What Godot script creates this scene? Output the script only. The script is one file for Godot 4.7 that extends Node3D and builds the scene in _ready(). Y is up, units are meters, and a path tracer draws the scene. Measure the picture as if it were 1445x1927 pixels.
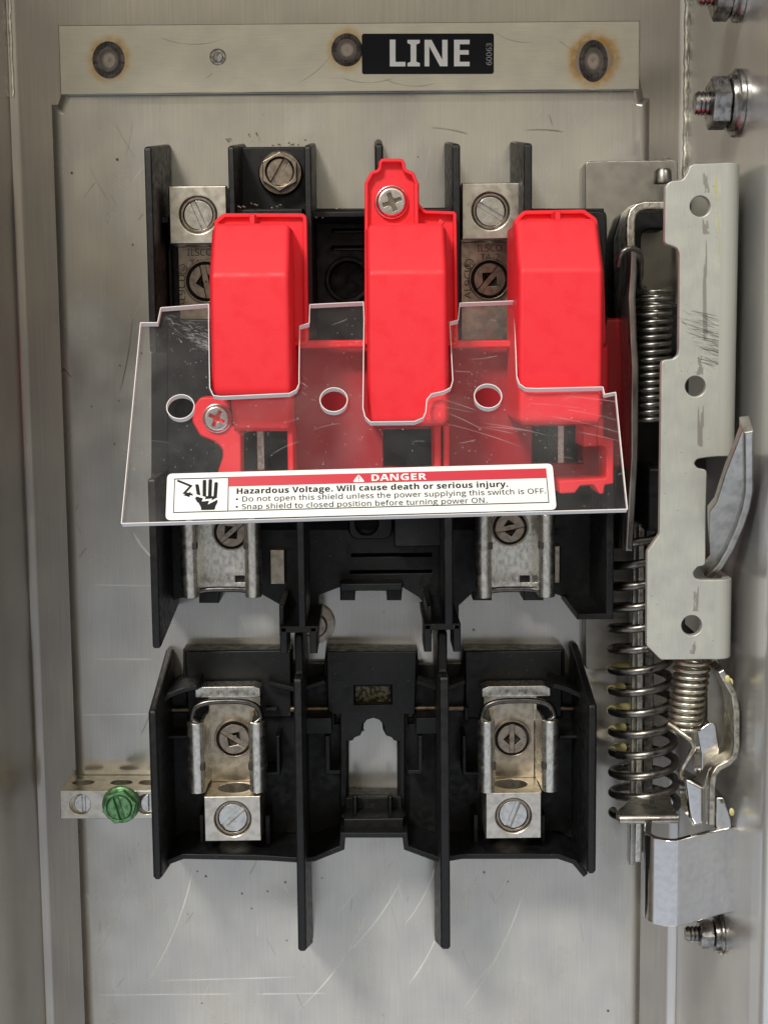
extends Node3D
# Inside of an open stainless steel fused disconnect switch. Lengths in this script are millimetres; MM turns them into metres.
const MM := 0.001
const AX := Basis(Vector3(0, 1, 0), Vector3(0, 0, 1), Vector3(1, 0, 0))   # profile (y, z) drawn out along x
const AY := Basis(Vector3(0, 0, 1), Vector3(1, 0, 0), Vector3(0, 1, 0))   # profile (z, x) drawn out along y
const AZX := Basis(Vector3(0, 0, -1), Vector3(0, 1, 0), Vector3(1, 0, 0)) # turned parts whose axis is x
const STEEL_HOLE := 1.0
var taken := {}
var M := {}
var sans: SystemFont
var sans_bold: SystemFont
var rng := RandomNumberGenerator.new()

# ---------------------------------------------------------------- small helpers
func pv(a: Array) -> PackedVector2Array:
	var r := PackedVector2Array()
	for i in a.size() / 2: r.append(Vector2(a[2 * i], a[2 * i + 1]))
	return r

func pv3(a: Array) -> PackedVector3Array:
	var r := PackedVector3Array()
	for i in a.size() / 3: r.append(Vector3(a[3 * i], a[3 * i + 1], a[3 * i + 2]))
	return r

func rect(x0: float, y0: float, x1: float, y1: float) -> PackedVector2Array:
	return PackedVector2Array([Vector2(x0, y0), Vector2(x1, y0), Vector2(x1, y1), Vector2(x0, y1)])

func ccw(p: PackedVector2Array, yes := true) -> PackedVector2Array:
	var q := p.duplicate()
	if Geometry2D.is_polygon_clockwise(q) == yes: q.reverse()
	# Godot's test has y down, so check the signed area instead
	var a := 0.0
	for i in q.size(): a += q[i].cross(q[(i + 1) % q.size()])
	if (a > 0) != yes: q.reverse()
	return q

func clean(p: PackedVector2Array) -> PackedVector2Array:
	var q := PackedVector2Array()
	for v in p:
		if q.is_empty() or q[q.size() - 1].distance_to(v) > 0.02: q.append(v)
	if q.size() > 3 and q[0].distance_to(q[q.size() - 1]) < 0.02: q.remove_at(q.size() - 1)
	return q

func open_clean(p: PackedVector2Array) -> PackedVector2Array:
	var q := PackedVector2Array()
	for v in p:
		if q.is_empty() or q[q.size() - 1].distance_to(v) > 0.02: q.append(v)
	return q

func circle(c: Vector2, r: float, n := 24, ry := -1.0, turn := 0.0) -> PackedVector2Array:
	var p := PackedVector2Array()
	for i in n:
		var a := TAU * i / n
		p.append(c + Vector2(cos(a) * r, sin(a) * (r if ry < 0 else ry)).rotated(turn))
	return p

func rnd(p: PackedVector2Array, r: float, n := 4) -> PackedVector2Array:   # corners rounded
	var q := PackedVector2Array()
	for i in p.size():
		var a := p[(i + p.size() - 1) % p.size()]
		var b := p[i]
		var c := p[(i + 1) % p.size()]
		var u := (a - b).normalized()
		var v := (c - b).normalized()
		var ang := acos(clampf(u.dot(v), -1, 1))
		if ang > 2.9 or ang < 0.05:
			q.append(b)
			continue
		var d := minf(r / tan(ang / 2), minf((a - b).length(), (c - b).length()) * 0.45)
		var p0 := b + u * d
		var p1 := b + v * d
		for k in n + 1:
			var t := float(k) / n
			q.append(p0.lerp(b, t).lerp(b.lerp(p1, t), t))
	return q

func rrect(x0: float, y0: float, x1: float, y1: float, r: float, n := 4) -> PackedVector2Array:
	return rnd(rect(x0, y0, x1, y1), r, n)

func sheet(path: PackedVector2Array, t: float) -> PackedVector2Array:      # a bent strip seen on edge, t thick
	path = open_clean(path)
	var l := PackedVector2Array()
	var r := PackedVector2Array()
	for i in path.size():
		var d0 := (path[i] - path[maxi(i - 1, 0)]).normalized()
		var d1 := (path[mini(i + 1, path.size() - 1)] - path[i]).normalized()
		if i == 0: d0 = d1
		if i == path.size() - 1: d1 = d0
		var n0 := Vector2(-d0.y, d0.x)
		var n1 := Vector2(-d1.y, d1.x)
		var m := (n0 + n1).normalized()
		var s := t / 2 / maxf(m.dot(n0), 0.4)
		l.append(path[i] + m * s)
		r.append(path[i] - m * s)
	r.reverse()
	l.append_array(r)
	return l

func arc(c: Vector2, r: float, a0: float, a1: float, n := 8) -> PackedVector2Array:
	var p := PackedVector2Array()
	for i in n + 1:
		var a := deg_to_rad(lerpf(a0, a1, float(i) / n))
		p.append(c + Vector2(cos(a), sin(a)) * r)
	return p

func joined(a: PackedVector2Array, b: PackedVector2Array) -> PackedVector2Array:
	var r := a.duplicate()
	r.append_array(b)
	return r

func cut(polys: Array, tool: PackedVector2Array) -> Array:
	var r := []
	for p in polys: r.append_array(Geometry2D.clip_polygons(p, tool))
	return r

func bar(c: Vector2, length: float, w: float, ang: float) -> PackedVector2Array:
	var u := Vector2.from_angle(ang) * length / 2
	var v := Vector2.from_angle(ang + PI / 2) * w / 2
	return PackedVector2Array([c - u - v, c + u - v, c + u + v, c - u + v])

# ---------------------------------------------------------------- mesh makers (all add to a SurfaceTool)
func mb() -> SurfaceTool:
	var st := SurfaceTool.new()
	st.begin(Mesh.PRIMITIVE_TRIANGLES)
	return st

func tri(st: SurfaceTool, p: Array, n: Array, uv: Array) -> void:
	var g: Vector3 = (p[1] - p[0]).cross(p[2] - p[0])
	if g.length_squared() < 1e-12: return
	var order := [0, 1, 2] if g.dot(n[0] + n[1] + n[2]) < 0 else [0, 2, 1]
	for i in order:
		st.set_normal(n[i])
		st.set_uv(uv[i])
		st.add_vertex(p[i] * MM)

func quad(st: SurfaceTool, p: Array, n: Array, uv: Array) -> void:
	tri(st, [p[0], p[1], p[2]], [n[0], n[1], n[2]], [uv[0], uv[1], uv[2]])
	tri(st, [p[0], p[2], p[3]], [n[0], n[2], n[3]], [uv[0], uv[2], uv[3]])

func inset(p: PackedVector2Array, d: float) -> PackedVector2Array:
	var q := PackedVector2Array()
	var s := p.size()
	for i in s:
		var e0 := (p[i] - p[(i + s - 1) % s]).normalized()
		var e1 := (p[(i + 1) % s] - p[i]).normalized()
		var n0 := Vector2(-e0.y, e0.x)
		var n1 := Vector2(-e1.y, e1.x)
		var m := n0 + n1
		m = n0 if m.length() < 0.01 else m.normalized()
		q.append(p[i] + m * d / maxf(m.dot(n0), 0.5))
	for again in 4:                                                   # edges that turned round meet in one point
		for i in s:
			var j := (i + 1) % s
			if (q[j] - q[i]).dot(p[j] - p[i]) < 0:
				var c := (q[i] + q[j]) / 2
				q[i] = c
				q[j] = c
	return q

func bridged(outer: PackedVector2Array, holes: Array) -> PackedVector2Array:
	var poly := outer.duplicate()
	var left := holes.duplicate()
	left.sort_custom(func(a, b): return maxx(a) > maxx(b))
	for k in left.size():
		var h: PackedVector2Array = left[k]
		var best := INF
		var bi := 0
		var bj := 0
		for j in h.size():
			for i in poly.size():
				var d := h[j].distance_squared_to(poly[i])
				if d >= best: continue
				var b0 := poly[(i + poly.size() - 1) % poly.size()]
				var b1 := poly[(i + 1) % poly.size()]
				var la := (poly[i] - b0).cross(h[j] - poly[i]) > -1e-9
				var lb := (b1 - poly[i]).cross(h[j] - poly[i]) > -1e-9
				if not ((la and lb) if (poly[i] - b0).cross(b1 - poly[i]) >= 0 else (la or lb)): continue
				var clear := true
				var e := poly[i] + (h[j] - poly[i]) * 0.0001
				for loop in [poly] + left.slice(k):
					for m in loop.size():
						var a: Vector2 = loop[m]
						var b: Vector2 = loop[(m + 1) % loop.size()]
						if a == poly[i] or b == poly[i] or a == h[j] or b == h[j]: continue
						if Geometry2D.segment_intersects_segment(e, h[j], a, b) != null:
							clear = false
							break
					if not clear: break
				if clear:
					best = d
					bi = i
					bj = j
		var q := PackedVector2Array()
		for i in bi + 1: q.append(poly[i])
		for j in h.size() + 1: q.append(h[(bj + j) % h.size()])
		for i in range(bi, poly.size()): q.append(poly[i])
		poly = q
	return poly

func maxx(p: PackedVector2Array) -> float:
	var m := -INF
	for v in p: m = maxf(m, v.x)
	return m

# triangles of a polygon (either winding), by clipping ears; takes the best corner left when a polygon touches itself
func ears(poly: PackedVector2Array) -> PackedInt32Array:
	var area := 0.0
	for i in poly.size(): area += poly[i].cross(poly[(i + 1) % poly.size()])
	var sg := 1.0 if area > 0 else -1.0
	var left := []
	for i in poly.size(): left.append(i)
	var out := PackedInt32Array()
	while left.size() > 3:
		var pick := -1
		var worst := -INF
		var fallback := 0
		for strict in [true, false]:
			var eps := -1e-6 if strict else 1e-6
			for k in left.size():
				var a := poly[left[(k + left.size() - 1) % left.size()]]
				var b := poly[left[k]]
				var c := poly[left[(k + 1) % left.size()]]
				var turn := (b - a).cross(c - b) * sg
				if turn > worst:
					worst = turn
					fallback = k
				if a.is_equal_approx(b) or b.is_equal_approx(c):
					pick = k
					break
				if turn < 1e-6: continue
				var free := true
				for m in left:
					var v := poly[m]
					if v.is_equal_approx(a) or v.is_equal_approx(b) or v.is_equal_approx(c): continue
					if (b - a).cross(v - a) * sg > eps and (c - b).cross(v - b) * sg > eps and (a - c).cross(v - c) * sg > eps:
						free = false
						break
				if free:
					pick = k
					break
			if pick >= 0: break
		if pick < 0: pick = fallback
		out.append_array([left[(pick + left.size() - 1) % left.size()], left[pick], left[(pick + 1) % left.size()]])
		left.remove_at(pick)
	out.append_array(left)
	return out

func cap(st: SurfaceTool, outer: PackedVector2Array, holes: Array, z: float, up: float, xf: Transform3D) -> void:
	var poly := bridged(outer, holes) if holes.size() else outer
	var ids := ears(poly)
	var n := (xf.basis * Vector3(0, 0, up)).normalized()
	for t in ids.size() / 3:
		var p := []
		var uv := []
		for k in 3:
			var v := poly[ids[3 * t + k]]
			p.append(xf * Vector3(v.x, v.y, z))
			uv.append(v / 100.0)
		tri(st, p, [n, n, n], uv)

# a polygon drawn out from z0 to z1; the front edge is rounded by bi (inwards) and bd (in depth), the back edge too with bb
func prism(st: SurfaceTool, outer: PackedVector2Array, z0: float, z1: float, o := {}) -> SurfaceTool:
	var xf: Transform3D = o.get("xf", Transform3D())
	var bi: float = o.get("bi", 0.0)
	var bd: float = o.get("bd", bi)
	var bb: bool = o.get("bb", false)
	var loops := [ccw(clean(outer))]
	for h in o.get("holes", []): loops.append(ccw(clean(h), false))
	var tops := []
	for i in loops.size(): tops.append(inset(loops[i], bi if i == 0 else bi * o.get("hb", 1.0)) if bi > 0 else loops[i])
	cap(st, tops[0], tops.slice(1), z1, 1, xf)
	if o.get("back", true): cap(st, tops[0] if bb else loops[0], tops.slice(1) if bb else loops.slice(1), z0, -1, xf)
	for l in loops.size():
		var p: PackedVector2Array = loops[l]
		var q: PackedVector2Array = tops[l]
		var s := p.size()
		var en := []
		for i in s:
			var e := (p[(i + 1) % s] - p[i]).normalized()
			en.append(Vector2(e.y, -e.x))
		for i in s:
			var j := (i + 1) % s
			var na: Vector2 = en[i]
			var nb: Vector2 = en[i]
			var before: Vector2 = en[(i + s - 1) % s]
			var after: Vector2 = en[j]
			if before.dot(na) > 0.72: na = (na + before).normalized()
			if after.dot(nb) > 0.72: nb = (nb + after).normalized()
			var A := (xf.basis * Vector3(na.x, na.y, 0)).normalized()
			var B := (xf.basis * Vector3(nb.x, nb.y, 0)).normalized()
			var F := (xf.basis * Vector3(0, 0, 1)).normalized()
			var w0 := z0 + (bd if bb else 0.0)
			var w1 := z1 - (bd if bi > 0 else 0.0)
			var uv := [p[i] / 100.0, p[j] / 100.0, p[j] / 100.0, p[i] / 100.0]
			var a0 := xf * Vector3(p[i].x, p[i].y, w0)
			var b0 := xf * Vector3(p[j].x, p[j].y, w0)
			var a1 := xf * Vector3(p[i].x, p[i].y, w1)
			var b1 := xf * Vector3(p[j].x, p[j].y, w1)
			quad(st, [a0, b0, b1, a1], [A, B, B, A], uv)
			if bi > 0:
				quad(st, [a1, b1, xf * Vector3(q[j].x, q[j].y, z1), xf * Vector3(q[i].x, q[i].y, z1)], [A, B, F, F], uv)
				if bb: quad(st, [a0, b0, xf * Vector3(q[j].x, q[j].y, z0), xf * Vector3(q[i].x, q[i].y, z0)], [A, B, -F, -F], uv)
	return st

# one prism for every polygon that is left after cutting; clockwise pieces are holes of the polygon around them
func prisms(st: SurfaceTool, polys: Array, z0: float, z1: float, o := {}) -> SurfaceTool:
	var solid := []
	var holes := []
	for p in polys:
		var a := 0.0
		for i in p.size(): a += p[i].cross(p[(i + 1) % p.size()])
		if absf(a) < 0.01: continue
		(solid if a > 0 else holes).append(p)
	for p in solid:
		var mine := []
		for h in holes:
			if Geometry2D.is_point_in_polygon(h[0], p): mine.append(h)
		var oo := o.duplicate()
		oo["holes"] = mine
		prism(st, p, z0, z1, oo)
	return st

func box(st: SurfaceTool, x0: float, y0: float, x1: float, y1: float, z0: float, z1: float, b := 0.25, xf := Transform3D()) -> SurfaceTool:
	return prism(st, rect(x0, y0, x1, y1), z0, z1, {"bi": b, "bb": true, "xf": xf})

# profile of (radius, height) turned about local z
func lathe(st: SurfaceTool, prof: PackedVector2Array, xf := Transform3D(), seg := 28) -> SurfaceTool:
	var area := 0.0
	var whole := joined(prof, PackedVector2Array([Vector2(0, prof[prof.size() - 1].y), Vector2(0, prof[0].y)]))
	for i in whole.size(): area += whole[i].cross(whole[(i + 1) % whole.size()])
	if area < 0:
		prof = prof.duplicate()
		prof.reverse()
	var ns := []
	for i in prof.size() - 1:
		var d := (prof[i + 1] - prof[i]).normalized()
		ns.append(Vector2(d.y, -d.x))
	for i in prof.size() - 1:
		var n0: Vector2 = ns[i]
		var n1: Vector2 = ns[i]
		if i > 0 and ns[i - 1].dot(n0) > 0.75: n0 = (n0 + ns[i - 1]).normalized()
		if i < prof.size() - 2 and ns[i + 1].dot(n1) > 0.75: n1 = (n1 + ns[i + 1]).normalized()
		for k in seg:
			var c0 := Vector2.from_angle(TAU * k / seg)
			var c1 := Vector2.from_angle(TAU * (k + 1) / seg)
			var p := []
			var n := []
			for e in [[i, c0, n0], [i, c1, n0], [i + 1, c1, n1], [i + 1, c0, n1]]:
				var v: Vector2 = prof[e[0]]
				var c: Vector2 = e[1]
				var m: Vector2 = e[2]
				p.append(xf * Vector3(c.x * v.x, c.y * v.x, v.y))
				n.append((xf.basis * Vector3(c.x * m.x, c.y * m.x, m.y)).normalized())
			quad(st, p, n, [c0, c1, c1, c0])
	return st

func tube(st: SurfaceTool, pts: PackedVector3Array, r: float, seg := 8, r1 := -1.0) -> SurfaceTool:
	var n := pts.size()
	var t := (pts[1] - pts[0]).normalized()
	var u := t.cross(Vector3(0.31, 0.2, 0.93)).normalized()
	var rings := []
	var dirs := []
	for i in n:
		var t2 := (pts[mini(i + 1, n - 1)] - pts[maxi(i - 1, 0)]).normalized()
		u = (u - t2 * u.dot(t2)).normalized()
		var v := t2.cross(u)
		var ring := []
		var dir := []
		var rr := r if r1 < 0 else lerpf(r, r1, float(i) / (n - 1))
		for k in seg:
			var a := TAU * k / seg
			var d := u * cos(a) + v * sin(a)
			dir.append(d)
			ring.append(pts[i] + d * rr)
		rings.append(ring)
		dirs.append(dir)
	var z := Vector2.ZERO
	for i in n - 1:
		for k in seg:
			var j := (k + 1) % seg
			quad(st, [rings[i][k], rings[i][j], rings[i + 1][j], rings[i + 1][k]], [dirs[i][k], dirs[i][j], dirs[i + 1][j], dirs[i + 1][k]], [z, z, z, z])
	for e in [0, n - 1]:
		var f := (pts[0] - pts[1]).normalized() if e == 0 else (pts[n - 1] - pts[n - 2]).normalized()
		for k in seg: tri(st, [pts[e], rings[e][k], rings[e][(k + 1) % seg]], [f, f, f], [z, z, z])
	return st

func smooth_path(p: PackedVector3Array, sub := 6) -> PackedVector3Array:
	var r := PackedVector3Array()
	for i in p.size() - 1:
		var a := p[maxi(i - 1, 0)]
		var d := p[mini(i + 2, p.size() - 1)]
		for k in sub: r.append(p[i].cubic_interpolate(p[i + 1], a, d, float(k) / sub))
	r.append(p[p.size() - 1])
	return r

# a coil from a to b; the pitch may change along the way
func coil(a: Vector3, b: Vector3, r0: float, r1: float, turns: float, start := 0.0, ease_to := 1.0) -> PackedVector3Array:
	var ax := (b - a).normalized()
	var u := ax.cross(Vector3(0, 0, 1)).normalized()
	var v := ax.cross(u)
	var p := PackedVector3Array()
	var n := int(turns * 28)
	for i in n + 1:
		var t := float(i) / n
		var w := TAU * turns * t + start
		var r := lerpf(r0, r1, t)
		p.append(a.lerp(b, pow(t, ease_to)) + u * cos(w) * r + v * sin(w) * r)
	return p

# ---------------------------------------------------------------- things and parts
func numbered(called: String) -> String:
	taken[called] = taken.get(called, 0) + 1
	return called if taken[called] == 1 else "%s_%03d" % [called, taken[called] - 1]

func thing(called: String, label: String, category: String, at := Vector3.ZERO, group := "") -> Node3D:
	var o := Node3D.new()
	o.name = numbered(called)
	add_child(o)
	o.position = at * MM
	tag(o, label, category, group)
	return o

func tag(o: Node, label: String, category: String, group := "") -> void:
	o.set_meta("label", label)
	o.set_meta("category", category)
	if group: o.set_meta("group", group)

# local = true: the shape was drawn about the thing's own base; otherwise in the coordinates of the whole scene
func part(called: String, st: SurfaceTool, m: Material, parent: Node3D, local := false) -> MeshInstance3D:
	var o := MeshInstance3D.new()
	o.name = called
	o.mesh = st.commit()
	o.material_override = null
	for i in o.mesh.get_surface_count(): o.mesh.surface_set_material(i, m)
	parent.add_child(o, true)
	if not local and parent != self:
		var up: Node = parent
		var at := Vector3.ZERO
		while up != self:
			at += up.position
			up = up.get_parent()
		o.position = -at
	return o

func lettering(called: String, s: String, cap_mm: float, xf: Transform3D, m: Material, parent: Node3D, bold := true, fit := 0.0, align := 0, depth := 0.04) -> MeshInstance3D:
	var t := TextMesh.new()
	t.font = sans_bold if bold else sans
	t.text = s
	t.font_size = 64
	t.pixel_size = 0.001
	t.curve_step = 1.5
	t.depth = depth / cap_mm * 0.0457
	t.horizontal_alignment = HORIZONTAL_ALIGNMENT_LEFT if align == 0 else HORIZONTAL_ALIGNMENT_CENTER
	t.material = m
	var o := MeshInstance3D.new()
	o.name = called
	o.mesh = t
	parent.add_child(o, true)
	var sy := cap_mm * MM / 0.0457
	var sx := sy
	if fit > 0: sx = fit * MM / t.get_aabb().size.x
	var up: Node = parent
	var at := Vector3.ZERO
	while up != self:
		at += up.position
		up = up.get_parent()
	o.transform = Transform3D(xf.basis * Basis.from_scale(Vector3(sx, sy, sy)), xf.origin * MM - at)
	return o

# ---------------------------------------------------------------- textures and materials
func lin(r: float, g: float, b: float) -> Color:
	return Color(r, g, b).linear_to_srgb()

func noise(f: float, s: int, oct := 3, kind := FastNoiseLite.TYPE_SIMPLEX_SMOOTH) -> FastNoiseLite:
	var n := FastNoiseLite.new()
	n.noise_type = kind
	n.seed = s
	n.frequency = f
	n.fractal_octaves = oct
	return n

func ramp(stops: Array) -> Gradient:
	var g := Gradient.new()
	var off := PackedFloat32Array()
	var col := PackedColorArray()
	for s in stops:
		off.append(s[0])
		col.append(s[1] if s[1] is Color else Color(s[1], s[1], s[1]))
	g.offsets = off
	g.colors = col
	return g

func ntex(n: FastNoiseLite, g: Gradient, size := 512, bump := 0.0) -> NoiseTexture2D:
	var t := NoiseTexture2D.new()
	t.width = size
	t.height = size
	t.seamless = true
	t.noise = n
	if g: t.color_ramp = g
	if bump > 0:
		t.as_normal_map = true
		t.bump_strength = bump
	return t

func mat(called: String, c: Color, rough: float, metal := 0.0) -> StandardMaterial3D:
	var m := StandardMaterial3D.new()
	m.resource_name = called
	m.albedo_color = c
	m.roughness = rough
	m.metallic = metal
	return m

func tri_uv(m: StandardMaterial3D, s: Vector3) -> StandardMaterial3D:
	m.uv1_triplanar = true
	m.uv1_scale = s
	return m

# metal with uneven tone and gloss; scale = how many times the pattern repeats per metre along x, y, z
func metal(called: String, c: Color, r0: float, r1: float, s: Vector3, lo: float, sd: int, freq := 0.012, metalness := 1.0) -> StandardMaterial3D:
	var m := mat(called, c, 1.0, metalness)
	m.roughness_texture = ntex(noise(freq, sd, 4), ramp([[0.25, r0], [0.75, r1]]))
	m.roughness_texture_channel = BaseMaterial3D.TEXTURE_CHANNEL_RED
	m.albedo_texture = ntex(noise(freq * 1.3, sd + 7, 5), ramp([[0.2, lo], [0.6, 1.0]]))
	return tri_uv(m, s)

func paint_line(im: Image, a: Vector2, b: Vector2, bow: float, c: Color, strength: float, w: float) -> void:
	var n := int(a.distance_to(b) * 1.4) + 2
	var side := (b - a).orthogonal() * bow
	for i in n + 1:
		var t := float(i) / n
		var p := a.lerp(b, t) + side * 4 * t * (1 - t)
		var fade := strength * minf(1, 6 * minf(t + 0.02, 1.02 - t)) * (0.75 + 0.25 * sin(i * 0.045 + a.x))
		var hw := int(ceil(w / 2))
		for dx in range(-hw, hw + 1):
			for dy in range(-hw, hw + 1):
				var q := Vector2i(int(p.x) + dx, int(p.y) + dy)
				if q.x < 0 or q.y < 0 or q.x >= im.get_width() or q.y >= im.get_height(): continue
				var k := fade * clampf(1.2 - Vector2(q).distance_to(p) / (w / 2 + 0.5), 0, 1)
				if k > 0: im.set_pixelv(q, im.get_pixelv(q).lerp(c, k))

# brushed sheet: tone and gloss for a whole sheet that measures w by h millimetres
func brushed(w: int, h: int, along_x: bool, sd: int, tone: Color, amount: float) -> Image:
	var fine := noise(0.35, sd, 2).get_image(w if not along_x else maxi(w / 40, 8), h if along_x else maxi(h / 40, 8), false, false, true)
	fine.resize(w, h, Image.INTERPOLATE_CUBIC)
	var cloud := noise(0.03, sd + 1, 4).get_image(w / 4, h / 4, false, false, true)
	cloud.resize(w, h, Image.INTERPOLATE_CUBIC)
	fine.convert(Image.FORMAT_L8)
	cloud.convert(Image.FORMAT_L8)
	var f := fine.get_data()
	var c := cloud.get_data()
	var out := PackedByteArray()
	out.resize(w * h * 3)
	for i in w * h:
		var k := 1.0 + amount * 0.6 * (f[i] / 255.0 - 0.5) + amount * 0.7 * (c[i] / 255.0 - 0.5)
		out[3 * i] = int(clampf(tone.r * k, 0, 1) * 255)
		out[3 * i + 1] = int(clampf(tone.g * k, 0, 1) * 255)
		out[3 * i + 2] = int(clampf(tone.b * (k * 0.7 + 0.3), 0, 1) * 255)
	return Image.create_from_data(w, h, false, Image.FORMAT_RGB8, out)

func uv_map(m: StandardMaterial3D, x0: float, y0: float, x1: float, y1: float) -> StandardMaterial3D:   # prism uv = mm / 100; image row 0 is the top
	m.uv1_scale = Vector3(100.0 / (x1 - x0), -100.0 / (y1 - y0), 1)
	m.uv1_offset = Vector3(-x0 / (x1 - x0), y1 / (y1 - y0), 0)
	m.texture_repeat = false
	return m

func make_materials() -> void:
	sans = SystemFont.new()
	sans.font_names = PackedStringArray(["Droid Sans"])
	sans_bold = SystemFont.new()
	sans_bold.font_names = PackedStringArray(["Droid Sans"])
	sans_bold.font_weight = 700
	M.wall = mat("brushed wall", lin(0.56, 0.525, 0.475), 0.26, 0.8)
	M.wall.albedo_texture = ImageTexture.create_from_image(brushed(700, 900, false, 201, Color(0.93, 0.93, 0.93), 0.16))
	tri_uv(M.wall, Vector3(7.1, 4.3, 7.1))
	M.lip = mat("brushed wall steel with lit tone", lin(0.80, 0.79, 0.775), 0.26, 0.8)  # lighter copy of the wall steel, right side's brightness put into its colour
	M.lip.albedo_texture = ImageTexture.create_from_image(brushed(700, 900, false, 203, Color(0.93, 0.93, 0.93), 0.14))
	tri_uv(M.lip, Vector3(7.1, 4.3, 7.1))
	M.front = mat("brushed lip with sky glare tone", lin(0.86, 0.87, 0.88), 0.26, 0.75)  # blue white tone puts the sky's reflection into the lip's colour
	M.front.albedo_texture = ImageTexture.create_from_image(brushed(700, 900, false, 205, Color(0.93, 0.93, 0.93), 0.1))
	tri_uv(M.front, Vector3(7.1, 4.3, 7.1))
	M.black = mat("black moulded plastic", lin(0.115, 0.132, 0.165), 1.0)
	M.black.metallic_specular = 0.48
	M.black.roughness_texture = ntex(noise(0.03, 21, 4), ramp([[0.2, 0.36], [0.8, 0.58]]))
	M.black.albedo_texture = ntex(noise(0.11, 23, 3), ramp([[0.0, 0.15], [0.70, 0.17], [0.80, 0.24], [0.90, 1.0]]))
	M.black.normal_enabled = true
	M.black.normal_texture = ntex(noise(0.2, 22, 2), null, 512, 1.0)
	M.black.normal_scale = 0.05
	tri_uv(M.black, Vector3(22, 22, 22))
	M.red = mat("red moulded plastic", lin(0.92, 0.12, 0.13), 1.0)
	M.red.albedo_texture = ntex(noise(0.14, 31, 3), ramp([[0.0, Color(0.94, 0.44, 0.54)], [0.5, Color(0.965, 0.46, 0.56)], [0.76, Color(0.97, 0.47, 0.57)], [0.84, Color(0.98, 0.56, 0.63)], [0.95, Color(1, 0.85, 0.85)]]))
	M.red.roughness_texture = ntex(noise(0.012, 35, 4), ramp([[0.25, 0.42], [0.75, 0.66]]))
	M.red.normal_enabled = true
	M.red.normal_texture = ntex(noise(0.2, 33, 2), null, 512, 1.0)
	M.red.normal_scale = 0.02
	tri_uv(M.red, Vector3(30, 30, 30))
	M.web_shaded_red = mat("red plastic with shade in its colour", lin(0.36, 0.010, 0.020), 0.5)  # cover's red darkened; the shade under the shield is put into the colour
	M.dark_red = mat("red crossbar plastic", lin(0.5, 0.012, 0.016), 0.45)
	M.tin = metal("tin plated lug", lin(0.80, 0.755, 0.67), 0.28, 0.38, Vector3(45, 45, 45), 0.90, 41)
	M.tin_tongue = metal("dull tin plated tongue", lin(0.58, 0.51, 0.41), 0.32, 0.42, Vector3(45, 45, 45), 0.86, 43)
	M.clip = metal("tinned spring clip", lin(0.88, 0.86, 0.79), 0.25, 0.40, Vector3(60, 40, 60), 0.86, 51, 0.02)
	M.screw = metal("plated screw", lin(0.80, 0.79, 0.76), 0.22, 0.32, Vector3(60, 60, 60), 0.9, 55)
	M.brown_screw = metal("dull bronze toned screw", lin(0.40, 0.34, 0.28), 0.28, 0.38, Vector3(60, 60, 60), 0.85, 57)
	M.wire = metal("dark spring wire", lin(0.27, 0.26, 0.24), 0.26, 0.42, Vector3(60, 60, 60), 0.7, 61)
	M.loop_wire = metal("dark blued wire", lin(0.13, 0.125, 0.12), 0.24, 0.34, Vector3(60, 60, 60), 0.8, 62)
	M.bright_wire = metal("zinc plated spring wire", lin(0.62, 0.58, 0.49), 0.25, 0.4, Vector3(60, 60, 60), 0.75, 63)
	M.zinc = metal("blue white zinc plating", lin(0.78, 0.775, 0.77), 0.09, 0.16, Vector3(40, 40, 40), 0.95, 65, 0.02)
	M.steel = metal("plain steel bar", lin(0.56, 0.54, 0.51), 0.26, 0.36, Vector3(40, 12, 40), 0.85, 67)
	M.lever = metal("bare grey steel", lin(0.46, 0.45, 0.43), 0.34, 0.46, Vector3(40, 40, 40), 0.82, 68)
	M.bolt = metal("stainless bolt", lin(0.42, 0.41, 0.40), 0.22, 0.36, Vector3(60, 60, 60), 0.6, 69)
	M.green = metal("green dyed screw", lin(0.22, 0.46, 0.22), 0.3, 0.45, Vector3(60, 60, 60), 0.7, 71, 0.012, 0.75)
	M.brass = metal("brass toned rod", lin(0.26, 0.20, 0.14), 0.4, 0.5, Vector3(40, 40, 40), 0.8, 73)
	M.groove = mat("near black brown", lin(0.03, 0.026, 0.022), 0.7)  # very dark tone for screw recesses and clip tabs
	M.stamp = mat("stamped letters", lin(0.13, 0.105, 0.085), 0.6, 0.6)
	M.ink = mat("black print", lin(0.012, 0.013, 0.016), 0.5)
	M.ink.metallic_specular = 0.25
	M.white = mat("white print", lin(0.90, 0.90, 0.88), 0.4)
	M.decal_white = mat("white label film", lin(0.80, 0.82, 0.82), 0.32)
	M.decal_red = mat("red label band", lin(0.55, 0.01, 0.035), 0.35)
	M.grey_plate = metal("grey plated bracket", lin(0.42, 0.40, 0.36), 0.40, 0.46, Vector3(30, 30, 30), 0.95, 75)
	M.grease = mat("yellow grease", lin(0.5, 0.45, 0.2), 0.35)
	M.slot_floor = metal("greasy slot floor", lin(0.20, 0.17, 0.09), 0.3, 0.5, Vector3(90, 90, 90), 0.25, 81, 0.012, 0.3)
	M.rust = mat("weld scale", lin(0.42, 0.36, 0.30), 0.5, 0.5)
	M.weld = metal("weld ring", lin(0.60, 0.57, 0.54), 0.42, 0.52, Vector3(90, 90, 90), 0.6, 77)
	M.web = mat("cobweb", lin(0.6, 0.6, 0.6), 0.6)
	M.crumb = mat("dust crumb", lin(0.22, 0.19, 0.15), 0.9)
	# clear sheet: two smooth faces, frosted cut edges, a worn film between them
	M.pane = mat("clear plastic", Color(0.97, 0.98, 1.0, 0.006), 0.03)
	M.pane.metallic_specular = 0.16
	M.pane.transparency = BaseMaterial3D.TRANSPARENCY_ALPHA
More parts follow.
